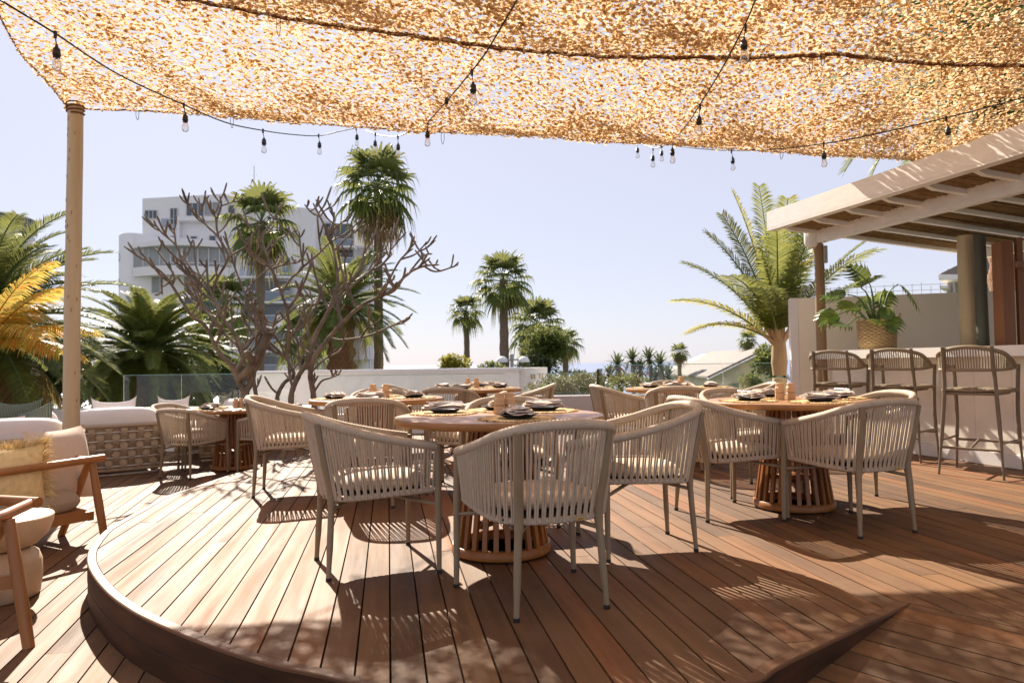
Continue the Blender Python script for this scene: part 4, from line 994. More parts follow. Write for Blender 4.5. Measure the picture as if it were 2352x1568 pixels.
def fanleaf(lf, sm, base, az, el, pet, R, rnd, n=18, hang=.5):
    h = (cos(az), sin(az), 0); side = (-sin(az), cos(az), 0); d0 = (h[0]*cos(el), h[1]*cos(el), sin(el))
    c = add(base, add(mul(d0, pet), (0, 0, -.10*pet))); sm.tube([base, add(lerp(base, c, .5), (0, 0, .05*pet)), c], R*.018, 4, False)
    el2 = el-.35; d = (h[0]*cos(el2), h[1]*cos(el2), sin(el2)); u = cross(d, side); sp = 2.05
    V = [c]; Fc = []
    for k in range(n+1):
        a = -sp+2*sp*k/n; q = add(mul(d, cos(a)), mul(side, sin(a))); V.append(add(add(c, mul(q, R*.50)), mul(u, (.03 if k % 2 else -.03)*R)))
    for k in range(n): Fc.append((0, k+1, k+2))
    for k in range(n):
        a = -sp+2*sp*(k+.5)/n; q = add(mul(d, cos(a)), mul(side, sin(a))); l = R*rnd.uniform(.85, 1.05)*(.75+.25*cos(a*.6)); mid = add(add(c, mul(q, l*.82)), (0, 0, -hang*R*.14)); e = add(add(c, mul(q, l)), (0, 0, -hang*R*rnd.uniform(.35, .95)))
        s = mul(nrm(sub(V[k+2], V[k+1])), R*.028); i = len(V); V += [sub(mid, s), add(mid, s), e]; Fc += [(k+1, k+2, i+1, i), (i, i+1, i+2)]
    lf.add(V, Fc)
def trunk_mesh(p0, p1, r0, r1, n=14, rings=26, seed=0, rough=.05, bulge=0):
    rnd = random.Random(seed); mb = MB(); pts = []; R = []
    for i in range(rings+1):
        t = i/rings; pts.append(add(lerp(p0, p1, t), (rnd.uniform(-1, 1)*r1*.05, rnd.uniform(-1, 1)*r1*.05, 0)))
        R.append((r0+(r1-r0)*t)*(1+rough*(1 if i % 2 else -1)*rnd.uniform(.4, 1.3))+bulge*max(0, t-.8)*5*.2)
    mb.tube(pts, R, n); return mb
def fan_palm(c, zb, r, pet, R, n, seed, label, dry=.2, xb=None):
    rnd = random.Random(seed); t = thing('fan_palm', (xb if xb is not None else c[0], c[1], zb), label, 'palm tree', 'fan palms')
    wpart(trunk_mesh((xb if xb is not None else c[0], c[1], zb), add(c, (0, 0, -.05)), r*1.15, r*.8, seed=seed, rough=.06), 'trunk', M['palmbark'], t)
    lf, sm, dr = MB(), MB(), MB()
    for k in range(n):
        q = (k+.5)/n; el = radians(84)-radians(125)*q**1.05+rnd.uniform(-.12, .12); az = k*2.399+rnd.uniform(-.3, .3)
        fanleaf(lf, sm, add(c, (0, 0, -.25*pet*q)), az, el, pet*rnd.uniform(.8, 1.1), R*rnd.uniform(.85, 1.1), rnd, hang=.4+.8*q)
    for k in range(int(n*dry)):
        az = k*2.399+1; fanleaf(dr, sm, add(c, (0, 0, -.3*pet)), az, radians(-48)-rnd.uniform(0, .5), pet*.75, R*.95, rnd, hang=1.1)
    wpart(lf, 'crown', M['fan'], t); wpart(sm, 'leaf_stalks', M['stem'], t)
    if dry: wpart(dr, 'dry_skirt', M['fandry'], t)
    return t
def date_palm(c, zb, r, length, n, seed, label, ll=.17, lf_n=92, dead=14, elmin=-55, name='date_palm', skirt=1.0, w=.027):
    rnd = random.Random(seed); t = thing(name, (c[0], c[1], zb), label, 'palm tree', 'feathery date palms'); lf, sm, dr = MB(), MB(), MB()
    wpart(trunk_mesh((c[0], c[1], zb), add(c, (0, 0, -.1)), r, r*1.1, seed=seed, rough=.12), 'trunk', M['boots'], t)
    for k in range(n):
        q = (k+.5)/n; el = radians(86)-(radians(86)-radians(elmin))*q**.9+rnd.uniform(-.08, .08); az = k*2.399+rnd.uniform(-.2, .2)
        feather(lf, sm, add(c, (r*.5*cos(az), r*.5*sin(az), -.12*q)), az, el, length*rnd.uniform(.85, 1.08), radians(62)*(1-.45*q), ll*length, lf_n, w, rnd, vee=.3, grav=.22, sr=.012*length)
    for k in range(dead):
        az = k*2.399+.7; feather(dr, sm, add(c, (r*cos(az), r*sin(az), -.3)), az, radians(-35)-rnd.uniform(0, .5), length*skirt*rnd.uniform(.7, 1), radians(50), ll*length*.9, lf_n//2, w, rnd, vee=-.2, grav=.8)
    wpart(lf, 'crown', M['date'], t); wpart(sm, 'leaf_stalks', M['stem'], t)
    if dead: wpart(dr, 'dead_fronds', M['dateold'], t)
    return t
date_palm(D(-45, 735, 11.5), -.9, .28, 2.2, 78, 1, 'big date palm filling the left edge with hanging brown fronds', dead=56, skirt=.95, elmin=-28)
date_palm(D(343, 800, 15), -1.3, .24, 1.66, 100, 2, 'low round date palm behind the glass left of the bare tree', dead=12, elmin=-62)
date_palm(D(782, 690, 20.5), -2.4, .36, 2.05, 52, 3, 'date palm with a thick dark trunk behind the bare tree', dead=6, elmin=-40)
date_palm(D(2290, 120, 12.5), -.5, .25, 3.0, 60, 4, 'tall date palm beyond the net at the top right, fronds hanging', dead=4, elmin=-70)
date_palm(D(470, 800, 19), -1.8, .22, 1.3, 40, 5, 'small dark date palm between the low round palm and the bare tree', dead=0, elmin=-45)
fan_palm(D(868, 425, 22), -3, .15, .80, .84, 30, 11, 'tallest fan palm with a shaggy brown skirt, right of the bare tree', .7, D(868, 860, 22)[0])
fan_palm(D(600, 505, 30), -4, .22, 1.0, 1.15, 22, 12, 'fan palm rising in front of the white apartment block', .25, D(590, 860, 30)[0])
fan_palm(D(1071, 712, 36), -4.6, .17, .55, .62, 24, 13, 'small fan palm, leftmost of the two before the open sea', .15)
fan_palm(D(1156, 640, 33), -4.3, .24, .90, .90, 30, 14, 'taller fan palm beside the small one before the open sea', .1)
fan_palm(D(1232, 742, 40), -5, .26, 1.0, 1.05, 30, 15, 'broad fan palm behind the round green tree', .2)
fan_palm(D(1298, 785, 42), -5, .2, .60, .70, 20, 16, 'small fan palm peeping out right of the round green tree', .1)
fan_palm(D(1560, 808, 60), -8, .2, .5, .62, 20, 17, 'tiny far fan palm above the glass between aloes and houses', .4)
fan_palm(D(1717, 778, 58), -8, .22, .5, .60, 18, 18, 'tiny far fan palm above the grey house roofs', .2)
fan_palm(D(515, 700, 26), -3, .2, .8, .85, 22, 19, 'dark fan palm half hidden behind the bare tree on the left', .1)
fan_palm(D(700, 770, 27), -3, .18, .7, .8, 20, 20, 'dark fan palm low behind the middle of the bare tree', .1)
# golden palm at the far left
c = D(-40, 790, 9.2); t = thing('golden_palm', (c[0], c[1], -.3), 'yellow golden palm at the left edge in front of the date palm', 'palm tree'); rnd = random.Random(41); lf, sm = MB(), MB()
for az, el, l, dr_ in ((.1, 70, 1.25, 40), (-.15, 50, 1.15, 35), (.0, 32, 1.35, 52), (-.5, 20, 1.25, 50), (.4, 15, 1.0, 50), (2.6, 60, 1.2, 60), (-2.4, 45, 1.2, 60), (-1.4, 60, 1.0, 60), (1.5, 50, 1.1, 70), (-.25, 8, 1.15, 35), (.6, 60, 1.1, 50)):
    feather(lf, sm, add(c, (0, 0, rnd.uniform(-.1, .1))), az, radians(el), l*1.12, radians(dr_), .40, 60, .026, rnd, vee=.1, grav=.65, sr=.014)
wpart(lf, 'crown', M['golden'], t); wpart(sm, 'leaf_stalks', M['golden'], t); wpart(trunk_mesh((c[0], c[1], -.3), c, .05, .06, rings=8), 'trunk', M['sheath'], t)
# coconut-like palm beside the wall end
c = D(1793, 790, 10.7); b0 = D(1792, 900, 10.7); t = thing('feather_palm', (b0[0], b0[1], -.24), 'young feather palm with a swollen ringed trunk beside the bar wall', 'palm tree'); rnd = random.Random(43)
pr = [(.135, -.24), (.128, .2), (.115, .55), (.098, .80), (.104, .86), (.118, 1.0), (.100, 1.25), (.075, 1.5), (.03, 1.75)]
mb = MB(); mb.lathe([(r*(1+.02*(i % 2)), z) for i, (r, z) in enumerate([(lerp(pr[k], pr[k+1], j/6)) for k in range(3) for j in range(6)])], (b0[0], b0[1], 0), 20); wpart(mb, 'trunk', M['pole'], t)
mb = MB(); mb.lathe([lerp(pr[k], pr[k+1], j/4) for k in range(3, 8) for j in range(4)]+[pr[-1]], (b0[0], b0[1], 0), 20); wpart(mb, 'crownshaft', M['sheath'], t)
lf, sm, ly = MB(), MB(), MB(); sh = MB()
FR = [(178, 46, 1.5, 50), (168, 62, 1.65, 42), (190, 76, 1.85, 22), (150, 82, 2.15, 14), (110, 86, 2.15, 8), (20, 80, 2.0, 20), (-15, 64, 1.9, 36), (10, 46, 1.7, 35), (60, 64, 1.9, 34), (-70, 76, 1.9, 36), (-110, 70, 1.8, 42), (-50, 62, 1.7, 50), (186, 32, 1.25, 60), (240, 50, 1.3, 50), (35, 70, 1.95, 26), (172, 74, 1.8, 32), (-95, 84, 1.9, 24), (-140, 60, 1.4, 55)]
for k, (az, el, l, dr_) in enumerate(FR):
    a = radians(az); bb = (b0[0]+.05*cos(a), b0[1]+.05*sin(a), 1.25+.02*(k % 5)); e2 = radians(el)
    yl = k in (0, 3, 12); feather(ly if yl else lf, sm, bb, a, e2, l*1.14, radians(dr_), .42, 96, .021, rnd, vee=.22, grav=.35, sr=.02, fwd=.5)
    sh.tube([bb, add(bb, (cos(a)*cos(e2)*.35, sin(a)*cos(e2)*.35, sin(e2)*.35))], [.042, .016], 6)
wpart(lf, 'crown', M['coco'], t); wpart(ly, 'yellowing_fronds', M['cocoy'], t); wpart(sm, 'leaf_stalks', M['stem'], t); wpart(sh, 'leaf_sheaths', M['sheath'], t)

def bush(name, c, rx, ry, rz, n, size, m, seed, label, cat='shrub', lumps=9, group=None, boxy=False):
    rnd = random.Random(seed); mb = MB(); L_ = []
    for k in range(lumps):
        if boxy: L_.append(((rnd.uniform(-.85, .85)*rx, rnd.uniform(-.6, .6)*ry, rnd.uniform(-.6, .65)*rz), rnd.uniform(.35, .5)))
        else:
            a = rnd.uniform(0, 6.28); e = rnd.uniform(-.5, 1.3); q = rnd.uniform(.3, .72); L_.append(((rx*q*cos(a)*cos(e), ry*q*sin(a)*cos(e), rz*q*sin(e)), rnd.uniform(.32, .55)))
    R = min(rx, ry, rz) if boxy else (rx+ry+rz)/3
    for k in range(n):
        o, r = rnd.choice(L_); v = nrm((rnd.gauss(0, 1), rnd.gauss(0, 1), rnd.gauss(0, 1)+.2)); q = r*(rnd.random()**.35)*R*(1.4 if boxy else 1)
        p = add(c, add(o, mul(v, q))); d = nrm(add(v, (rnd.uniform(-1, 1), rnd.uniform(-1, 1), rnd.uniform(-.6, .9)))); s = nrm(cross(d, (rnd.uniform(-1, 1), rnd.uniform(-1, 1), 1))); l = size*rnd.uniform(.6, 1.3); w_ = l*.28
        mb.add([p, add(add(p, mul(d, l*.5)), mul(s, w_)), add(p, mul(d, l)), add(add(p, mul(d, l*.5)), mul(s, -w_))], [(0, 1, 2, 3)])
    return tag(mb.build(name, m), label, cat, group)
def leafy_tree(c, zb, r, *a, **k):
    o = bush(*a, **k); nm = o.name; o.name = 'crown'; t = thing('leafy_tree', (c[0], c[1], zb), o['label'], 'tree'); del o['label']; del o['category']
    o.parent = t; o.location = (-c[0], -c[1], -zb); mb = MB(); mb.tube([(c[0], c[1], zb), add(c, (0, 0, -.2))], [r, r*.7], 8); wpart(mb, 'trunk', M['bark'], t)
c = D(1256, 815, 33); leafy_tree(c, -5, .18, 'crown', c, 1.30, 1.2, 1.25, 5200, .17, M['bushm'], 51, 'rounded bright green tree beyond the double globe lamp', lumps=16)
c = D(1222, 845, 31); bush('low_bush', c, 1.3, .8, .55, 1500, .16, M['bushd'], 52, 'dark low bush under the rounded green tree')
c = D(1040, 842, 24); bush('low_bush', c, .72, .5, .33, 1500, .12, M['bushy'], 53, 'yellow green bush behind the long white planter wall')
c = D(1130, 852, 24); bush('low_bush', c, .55, .4, .22, 700, .11, M['bushm'], 54, 'small green bush left of the globe lamp post')
bush('clipped_hedge', (1.0, 12.35, .50), .80, .45, .32, 5200, .055, M['bushg'], 55, 'clipped grey green hedge in the middle behind the glass', 'hedge', 26, boxy=True)
bush('low_bush', (1.15, 13.2, .52), .9, .3, .33, 1500, .09, M['bushd'], 56, 'dark bush rising just behind the clipped hedge')
bush('flower_shrub', D(1440, 884, 12.6), .40, .3, .14, 1200, .06, M['bushm'], 57, 'low shrub with red flowers under the aloes')
rnd = random.Random(58); mb = MB(); c = D(1440, 868, 12.5)
for k in range(60):
    p = add(c, (rnd.uniform(-.4, .4), rnd.uniform(-.28, .05), rnd.uniform(-.05, .2))); mb.lathe([(0, -.012), (.014, 0), (0, .012)], p, 5)
tag(mb.build('red_blossoms', M['flower']), 'red blossoms on the low shrub under the aloes', 'flowers', kind='stuff')
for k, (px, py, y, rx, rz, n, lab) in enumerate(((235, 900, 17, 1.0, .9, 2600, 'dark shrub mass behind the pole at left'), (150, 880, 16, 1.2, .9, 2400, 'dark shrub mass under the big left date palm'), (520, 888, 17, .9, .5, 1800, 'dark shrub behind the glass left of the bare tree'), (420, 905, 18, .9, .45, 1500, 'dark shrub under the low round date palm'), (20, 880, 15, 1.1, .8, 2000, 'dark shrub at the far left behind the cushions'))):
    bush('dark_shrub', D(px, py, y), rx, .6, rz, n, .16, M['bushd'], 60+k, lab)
c = D(1752, 838, 19); bush('round_bush', c, .46, .42, .55, 2600, .09, M['bushm'], 70, 'round green bush by the yellow house, left of the feather palm')
c = D(1722, 880, 17); bush('low_bush', c, .45, .3, .16, 700, .09, M['bushm'], 71, 'low green bush in front of the yellow houses')
# aloes
rnd = random.Random(72)
AL = [(1418, 838, .34), (1452, 826, .32), (1490, 824, .36), (1516, 836, .34), (1470, 850, .30), (1535, 862, .30), (1400, 858, .26), (1505, 868, .28)]
for k, (px, py, s) in enumerate(AL):
    c = D(px, py, 15.5+.25*(k % 3)); t = thing('aloe', (c[0], c[1], -.2), f'spiky tree aloe on a bare stem, {["tall left", "upper left", "top centre", "top right", "middle", "lower right", "lower left", "low centre"][k]} head of the clump', 'aloe', 'tree aloes behind the glass')
    mb = MB(); mb.tube(spline([(c[0]+rnd.uniform(-.15, .15), c[1], -1.7), (c[0]+.03, c[1], c[2]-.4), c], 4), .035, 6); wpart(mb, 'stem', M['palmbark'], t); lf = MB()
    for j in range(60):
        az = j*2.399; el = radians(80)-radians(135)*(j/60); d = (cos(az)*cos(el), sin(az)*cos(el), sin(el)); sd_ = (-sin(az), cos(az), 0); l = s*rnd.uniform(.85, 1.2)*1.3; w_ = .026
        p1, p2, p3 = add(c, mul(d, .02)), add(add(c, mul(d, l*.55)), (0, 0, -.02*l)), add(add(c, mul(d, l)), (0, 0, -.32*l))
        lf.add([sub(p1, mul(sd_, w_)), add(p1, mul(sd_, w_)), add(p2, mul(sd_, w_*.7)), sub(p2, mul(sd_, w_*.7)), p3], [(0, 1, 2, 3), (3, 2, 4)])
    wpart(lf, 'rosette', M['aloe'], t)

# ---------------------------------------------------------------- bare frangipani trees: main limbs read off the photo, given their own depths
def k1(x, y): return ((340+x*.4337)/1.3776, (560+y*.4337)/1.3776)
rnd = random.Random(77)
def limb(mb, pts, r0, r1, y0, dy, twig=True):
    P3 = [D(*k1(x, y), y0+dy*(i/(len(pts)-1))**1.3) for i, (x, y) in enumerate(pts)]
    sp = spline(P3, 5); n = len(sp); R = [r0+(r1-r0)*(i/(n-1))**.8 for i in range(n)]; R[-1] *= .55
    R = [.84*r*(1+.07*sin(i*2.3)) for i, r in enumerate(R)]; mb.tube(sp, R, 9)
    if twig:                                            # blunt upcurved stubs typical of the species
        e = sp[-1]; d = nrm(sub(e, sp[-4]))
        for k in range(rnd.choice((1, 2, 2))):
            a = rnd.uniform(0, 6.28); s = nrm((cos(a), sin(a), rnd.uniform(.1, .5))); q = nrm(add(mul(d, .75), mul(s, .8))); l = rnd.uniform(.08, .20)
            f = sp[-3]; q1 = add(f, mul(q, l*.5)); q2 = add(add(f, mul(q, l*.95)), (0, 0, l*.28)); mb.tube(spline([f, q1, q2], 3), [r1*.9]*3+[r1*1.0]*3+[r1*.6], 7)
        for i in range(6, n-4, 5):
            if rnd.random() < .8:
                f = sp[i]; d = nrm(sub(sp[i+1], f)); a = rnd.uniform(0, 6.28); s = nrm((cos(a), sin(a)*.8, rnd.uniform(0, .7))); q = nrm(add(mul(d, .6), s)); l = rnd.uniform(.14, .38); rr = max(r1, R[i]*.55)
                q1 = add(f, mul(q, l*.5)); q2 = add(add(f, mul(q, l)), (0, 0, l*.35)); mb.tube(spline([f, q1, q2], 4), [rr*.9]*4+[r1*1.05]*4+[r1*.6], 7)
                if R[i] > .019 and rnd.random() < .75:      # a longer side branch that forks again
                    l2 = rnd.uniform(.35, .75); w1 = add(f, mul(q, l2*.45)); w2 = add(add(f, mul(q, l2*.8)), (0, 0, l2*.22)); w3 = add(w2, (q[0]*l2*.1, q[1]*l2*.1, l2*.28)); mb.tube(spline([f, w1, w2, w3], 4), [r1*1.35]*5+[r1*1.1]*6+[r1, r1*.6], 7)
                    for sg in (-1, 1):
                        g = add(w1 if sg < 0 else w2, mul((-q[1]*sg, q[0]*sg, .9), l2*.30)); f2 = w1 if sg < 0 else w2; mb.tube(spline([f2, add(lerp(f2, g, .55), (q[0]*.03, q[1]*.03, -.01)), g], 3), [r1*1.05]*6+[r1*.6], 7)
                q3 = add(q1, mul(nrm(add(q, (-s[1]*.8, s[0]*.8, .6))), l*.6)); mb.tube([q1, lerp(q1, q3, .6), q3], [r1*1.1, r1, r1*.6], 7)
TREES = [
 ('multi stemmed bare grey tree, left one of three, reaching out to the left', (1000, 1600), 9.6, [
  ([(1035, 1700), (1010, 1600), (960, 1500), (930, 1420)], .050, .043, 0, 0),
  ([(930, 1420), (900, 1370), (800, 1260), (750, 1150), (700, 1070), (620, 1020), (560, 930), (470, 790), (400, 700), (310, 630), (240, 545)], .040, .014, 0, -.5),
  ([(470, 790), (487, 725), (420, 610), (345, 520)], .020, .013, -.2, .3), ([(400, 700), (396, 780), (400, 860)], .015, .011, -.4, .1),
  ([(930, 1420), (975, 1360), (990, 1270), (930, 1150), (850, 1040), (790, 920), (760, 860), (660, 750), (560, 640), (500, 500), (400, 410), (350, 345)], .040, .014, 0, .4),
  ([(660, 750), (590, 640), (535, 560)], .020, .013, .2, .3), ([(560, 640), (480, 570), (405, 490)], .019, .013, .3, -.3), ([(500, 500), (492, 430), (485, 370)], .017, .012, .35, .1),
  ([(760, 860), (690, 740), (645, 640), (630, 460)], .022, .013, .3, .5), ([(760, 860), (790, 760), (860, 640), (890, 580), (1000, 515), (1060, 430), (1110, 350)], .026, .013, .3, -.5),
  ([(890, 580), (810, 440), (730, 360), (640, 260), (560, 170)], .023, .013, .1, .4), ([(730, 360), (690, 280), (665, 150)], .017, .012, .3, .2),
  ([(810, 440), (795, 330), (830, 210), (820, 140)], .019, .012, .2, -.3), ([(830, 210), (880, 195), (930, 175)], .015, .011, 0, .2), ([(795, 330), (770, 230)], .015, .012, .2, -.1),
  ([(990, 1270), (1060, 1180), (1120, 1100), (1020, 980), (1000, 850), (940, 690), (905, 600)], .028, .014, 0, .6), ([(1000, 850), (1070, 760), (1150, 690), (1200, 640)], .018, .012, .4, .2),
  ([(620, 1020), (690, 960), (650, 830), (570, 760)], .018, .012, -.2, -.3), ([(850, 1040), (720, 960), (640, 880), (560, 760)], .020, .012, .2, -.6)]),
 ('multi stemmed bare grey tree, middle one of three behind the sunny table', (1200, 1600), 9.9, [
  ([(1100, 1700), (1080, 1570), (1060, 1450), (1020, 1300), (870, 1160), (800, 1060), (700, 960), (620, 800), (600, 700)], .040, .013, 0, .5),
  ([(1060, 1450), (1120, 1340), (1160, 1200), (1100, 1080), (1060, 950), (1050, 830)], .026, .013, 0, -.5),
  ([(1250, 1700), (1240, 1600), (1290, 1500), (1360, 1440), (1310, 1330), (1200, 1220), (1100, 1120), (1050, 1010), (1020, 870)], .041, .014, -.2, .4),
  ([(1310, 1330), (1320, 1200), (1315, 1000), (1270, 850), (1200, 680), (1100, 590), (1010, 520)], .034, .014, -.1, -.5),
  ([(1200, 680), (1160, 560), (1130, 440), (1200, 330), (1270, 195)], .022, .013, -.3, .5), ([(1100, 590), (1135, 510)], .015, .012, -.5, .1), ([(1160, 580), (1240, 460), (1300, 430), (1385, 385)], .018, .012, -.2, .4),
  ([(1270, 850), (1340, 740), (1420, 660), (1410, 540), (1398, 395)], .023, .013, -.2, .2), ([(1420, 660), (1540, 560), (1620, 480), (1740, 410), (1850, 310)], .021, .013, -.1, .4),
  ([(1200, 680), (1250, 650), (1330, 630), (1390, 620)], .016, .012, -.3, -.2), ([(1315, 1000), (1240, 1060), (1180, 1080), (1130, 1030), (1120, 980)], .018, .012, 0, -.4),
  ([(1320, 1200), (1400, 1060), (1450, 930), (1420, 840)], .022, .013, 0, .5), ([(1315, 1000), (1400, 930), (1500, 930), (1520, 910)], .017, .012, -.2, .3), ([(1310, 1330), (1240, 1180), (1180, 1130)], .018, .012, 0, -.6)]),
 ('multi stemmed bare grey tree, right one of three, arching far to the right', (1480, 1600), 9.5, [
  ([(1340, 1700), (1345, 1570), (1400, 1440), (1470, 1330), (1520, 1150), (1600, 1000), (1660, 850), (1680, 740), (1650, 540), (1620, 430), (1550, 290), (1500, 190)], .050, .014, 0, .3),
  ([(1550, 290), (1490, 260), (1438, 200)], .017, .012, .3, -.2), ([(1550, 290), (1580, 250), (1620, 215)], .016, .012, .3, .2), ([(1620, 430), (1665, 370), (1740, 310)], .018, .012, .2, -.2), ([(1650, 540), (1750, 440), (1810, 380)], .020, .012, .2, .3), ([(1630, 400), (1650, 320), (1655, 255)], .015, .012, .2, 0),
  ([(1510, 1700), (1500, 1570), (1480, 1430), (1520, 1300), (1620, 1170), (1700, 1080), (1800, 980), (1890, 915), (2000, 870), (2075, 820), (2200, 700), (2310, 650), (2420, 640)], .050, .014, -.1, -.6),
  ([(2200, 700), (2300, 580), (2370, 560)], .018, .012, -.4, .2), ([(2310, 650), (2400, 690), (2560, 640)], .017, .012, -.5, 0), ([(2000, 870), (2060, 740), (2140, 600), (2230, 520)], .023, .013, -.3, .4), ([(2140, 600), (2250, 560), (2330, 470)], .018, .012, -.1, .2),
  ([(1700, 1080), (1690, 920), (1790, 790), (1900, 700), (2000, 640), (2080, 560)], .026, .013, -.1, .5), ([(1600, 1000), (1720, 820), (1830, 680), (1870, 560), (1880, 470), (1850, 370)], .024, .013, .1, .4), ([(1870, 560), (1920, 480), (1970, 400)], .017, .012, .4, -.2),
  ([(1900, 700), (1950, 600), (2040, 500), (2030, 420)], .018, .012, .2, .2), ([(2000, 640), (2060, 560), (2065, 410)], .017, .012, .3, -.3),
  ([(1620, 1170), (1700, 1190), (1850, 1170), (1950, 1140), (2075, 1085), (2170, 1040)], .024, .012, 0, -.5), ([(1850, 1170), (1900, 1100), (1960, 1060)], .016, .011, -.3, -.2),
  ([(1490, 1600), (1560, 1490), (1640, 1460), (1695, 1435)], .020, .011, -.1, -.4), ([(1520, 1300), (1480, 1200), (1440, 1080), (1380, 960)], .026, .013, 0, .6), ([(1480, 1430), (1580, 1330), (1680, 1280), (1720, 1230)], .022, .012, 0, .3), ([(1660, 850), (1740, 760), (1730, 620), (1780, 500)], .021, .012, .1, -.3)]),
]
for lab, b, y0, limbs in TREES:
    p = D(*k1(*b), y0); t = thing('bare_tree', (p[0], p[1], -.25), lab, 'tree', 'bare frangipani trees'); tr, br = MB(), MB()
    for i, (pts, r0, r1, ys, dy) in enumerate(limbs): limb(tr if r0 >= .040 else br, pts, r0, r1, y0+ys, dy)
    wpart(tr, 'trunk', M['bark'], t); wpart(br, 'branches', M['bark'], t)
mb = MB()

# ================================================================ buildings
BY = 54.0
def face(mb, px, y0, depth, q=k1, sk=0):
    V = [D(*q(x, y), y0) for x, y in px]; n = len(V); mb.add(V+[add(v, (sk*depth, depth, 0)) for v in V], [tuple(range(n)), tuple(range(2*n-1, n-1, -1))]+[(i, (i+1) % n, n+(i+1) % n, n+i) for i in range(n)])
def rect(x0, y0, x1, y1): return [(x0, y0), (x1, y0), (x1, y1), (x0, y1)]
t = thing('apartment_block', (-20, BY, -6), 'white modern apartment block with a rounded left corner and balconies', 'building')
mb = MB(); face(mb, [(255, 157), (840, 124), (1010, 170), (1010, 900), (255, 900)], BY, 9); wpart(mb, 'upper_storeys', M['bldg'], t)
mb = MB(); face(mb, [(840, 122), (1000, 118), (1000, 300), (840, 300)], BY+3, 5); wpart(mb, 'roof_house', M['bldg'], t)
mb = MB(); face(mb, [(1010, 190), (1300, 212), (1518, 232), (1518, 1500), (1010, 1500)], BY+.8, 9); wpart(mb, 'right_wing', M['bldg'], t)
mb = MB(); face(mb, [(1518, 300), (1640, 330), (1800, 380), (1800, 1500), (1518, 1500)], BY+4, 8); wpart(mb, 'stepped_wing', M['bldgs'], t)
mb = MB(); face(mb, [(200, 415), (965, 480), (965, 1500), (200, 1500)], BY-.4, 8); wpart(mb, 'lower_storeys', M['bldg'], t)
pa, pb = D(*k1(62, 415), BY), D(*k1(272, 415), BY); zt, r = pa[2], (pb[0]-pa[0])*.52; mb = MB(); mb.lathe([(r, -8), (r, zt-.12), (r-.05, zt), (0, zt)], (pa[0]+r, BY+r*.6, 0), 40); tw = wpart(mb, 'round_tower', M['bldg'], t)
for y_ in (577, 765, 940):
    c = D(*k1(90, y_), BY-.62*r); mb = MB()
    a0_ = 1.10*pi+.12; V = []
    c0 = (pa[0]+r, BY+r*.6); ang = pi+.62
    for k in range(20):
        a = 2*pi*k/20; aa = ang+.40*cos(a)/r*.9; V.append((c0[0]+(r+.02)*cos(aa), c0[1]+(r+.02)*sin(aa), c[2]+.36*sin(a)))
    mb.poly(V); wpart(mb, 'round_window', M['wglass'], t)
# bowed penthouse terrace
def arc(x0, x1, yv, bul, n=22, q=k1): 
    out = []
    for i in range(n+1):
        s = i/n; p = D(*q(x0+(x1-x0)*s, yv), BY-.45); out.append((p[0], p[1]-bul*sin(pi*s), p[2]))
    return out
def bow(mb, x0, x1, ya, yb, bul, th):
    A_, B_ = arc(x0, x1, ya, bul), arc(x0, x1, yb, bul); n = len(A_); V = A_+B_+[add(v, (0, th, 0)) for v in A_]+[add(v, (0, th, 0)) for v in B_]
    mb.add(V, [(i, i+1, n+i+1, n+i) for i in range(n-1)]+[(i, 2*n+i, 2*n+i+1, i+1) for i in range(n-1)]+[(n+i, n+i+1, 3*n+i+1, 3*n+i) for i in range(n-1)])
mb = MB(); bow(mb, 180, 915, 488, 520, 1.5, 2.2); wpart(mb, 'terrace_roof', M['bldg'], t)
mb = MB(); bow(mb, 186, 908, 662, 728, 1.4, 2.0); wpart(mb, 'terrace_parapet', M['bldg'], t)
mb = MB(); bow(mb, 190, 904, 520, 662, .75, .3); gl = wpart(mb, 'terrace_glazing', M['curtain'], t)
mb = MB()
for s in (.10, .16, .27, .38, .45, .50, .55, .66, .77, .88, .95):
    p, q = D(*k1(190+714*s, 520), BY-.45-.78*sin(pi*s)), D(*k1(190+714*s, 662), BY-.45-.78*sin(pi*s)); mb.beam((p[0], p[1], q[2]), p, .07 if s != .5 else .25, .07, up=(0, 1, 0))
bow(mb, 250, 904, 632, 640, .85, .05); mb.build('mullions', M['bframe'], gl)
def window(x0, y0, x1, y1, nm=2, m='wglass', y=None, parent=t, q=k1, sill=True):
    y = y or BY; mb = MB(); face(mb, rect(x0, y0, x1, y1), y-.06, .05, q); w = wpart(mb, 'window', M[m], parent)
    mb = MB(); px = 4
    for i in range(nm+1):
        x = x0+(x1-x0)*i/nm; face(mb, rect(x-px/2, y0-px/2, x+px/2, y1+px/2), y-.10, .05, q)
    for yy in (y0, y1): face(mb, rect(x0, yy-px/2, x1, yy+px/2), y-.11, .05, q)
    mb.build('window_frame', M['bframe'], w); return w
window(272, 243, 360, 303, 3); window(457, 228, 508, 345, 2); window(575, 190, 702, 284, 3); window(708, 184, 822, 280, 2, 'curtain'); window(880, 205, 930, 268, 1)
window(272, 427, 358, 484, 2); window(458, 430, 492, 484, 1); window(606, 432, 650, 480, 1); window(742, 427, 790, 474, 1)
window(322, 722, 382, 845, 1, 'curtain', BY-.4); window(558, 722, 870, 835, 3, 'curtain', BY-.4); window(560, 880, 870, 1000, 3, 'wglass', BY-.4); window(700, 1130, 880, 1240, 2, 'wglass', BY-.4)
mb = MB(); face(mb, rect(510, 318, 720, 326), BY-.5, .5); face(mb, rect(510, 326, 522, 478), BY-.5, .5); face(mb, rect(498, 286, 840, 318), BY-.6, .6); wpart(mb, 'niche_frame', M['bldg'], t)
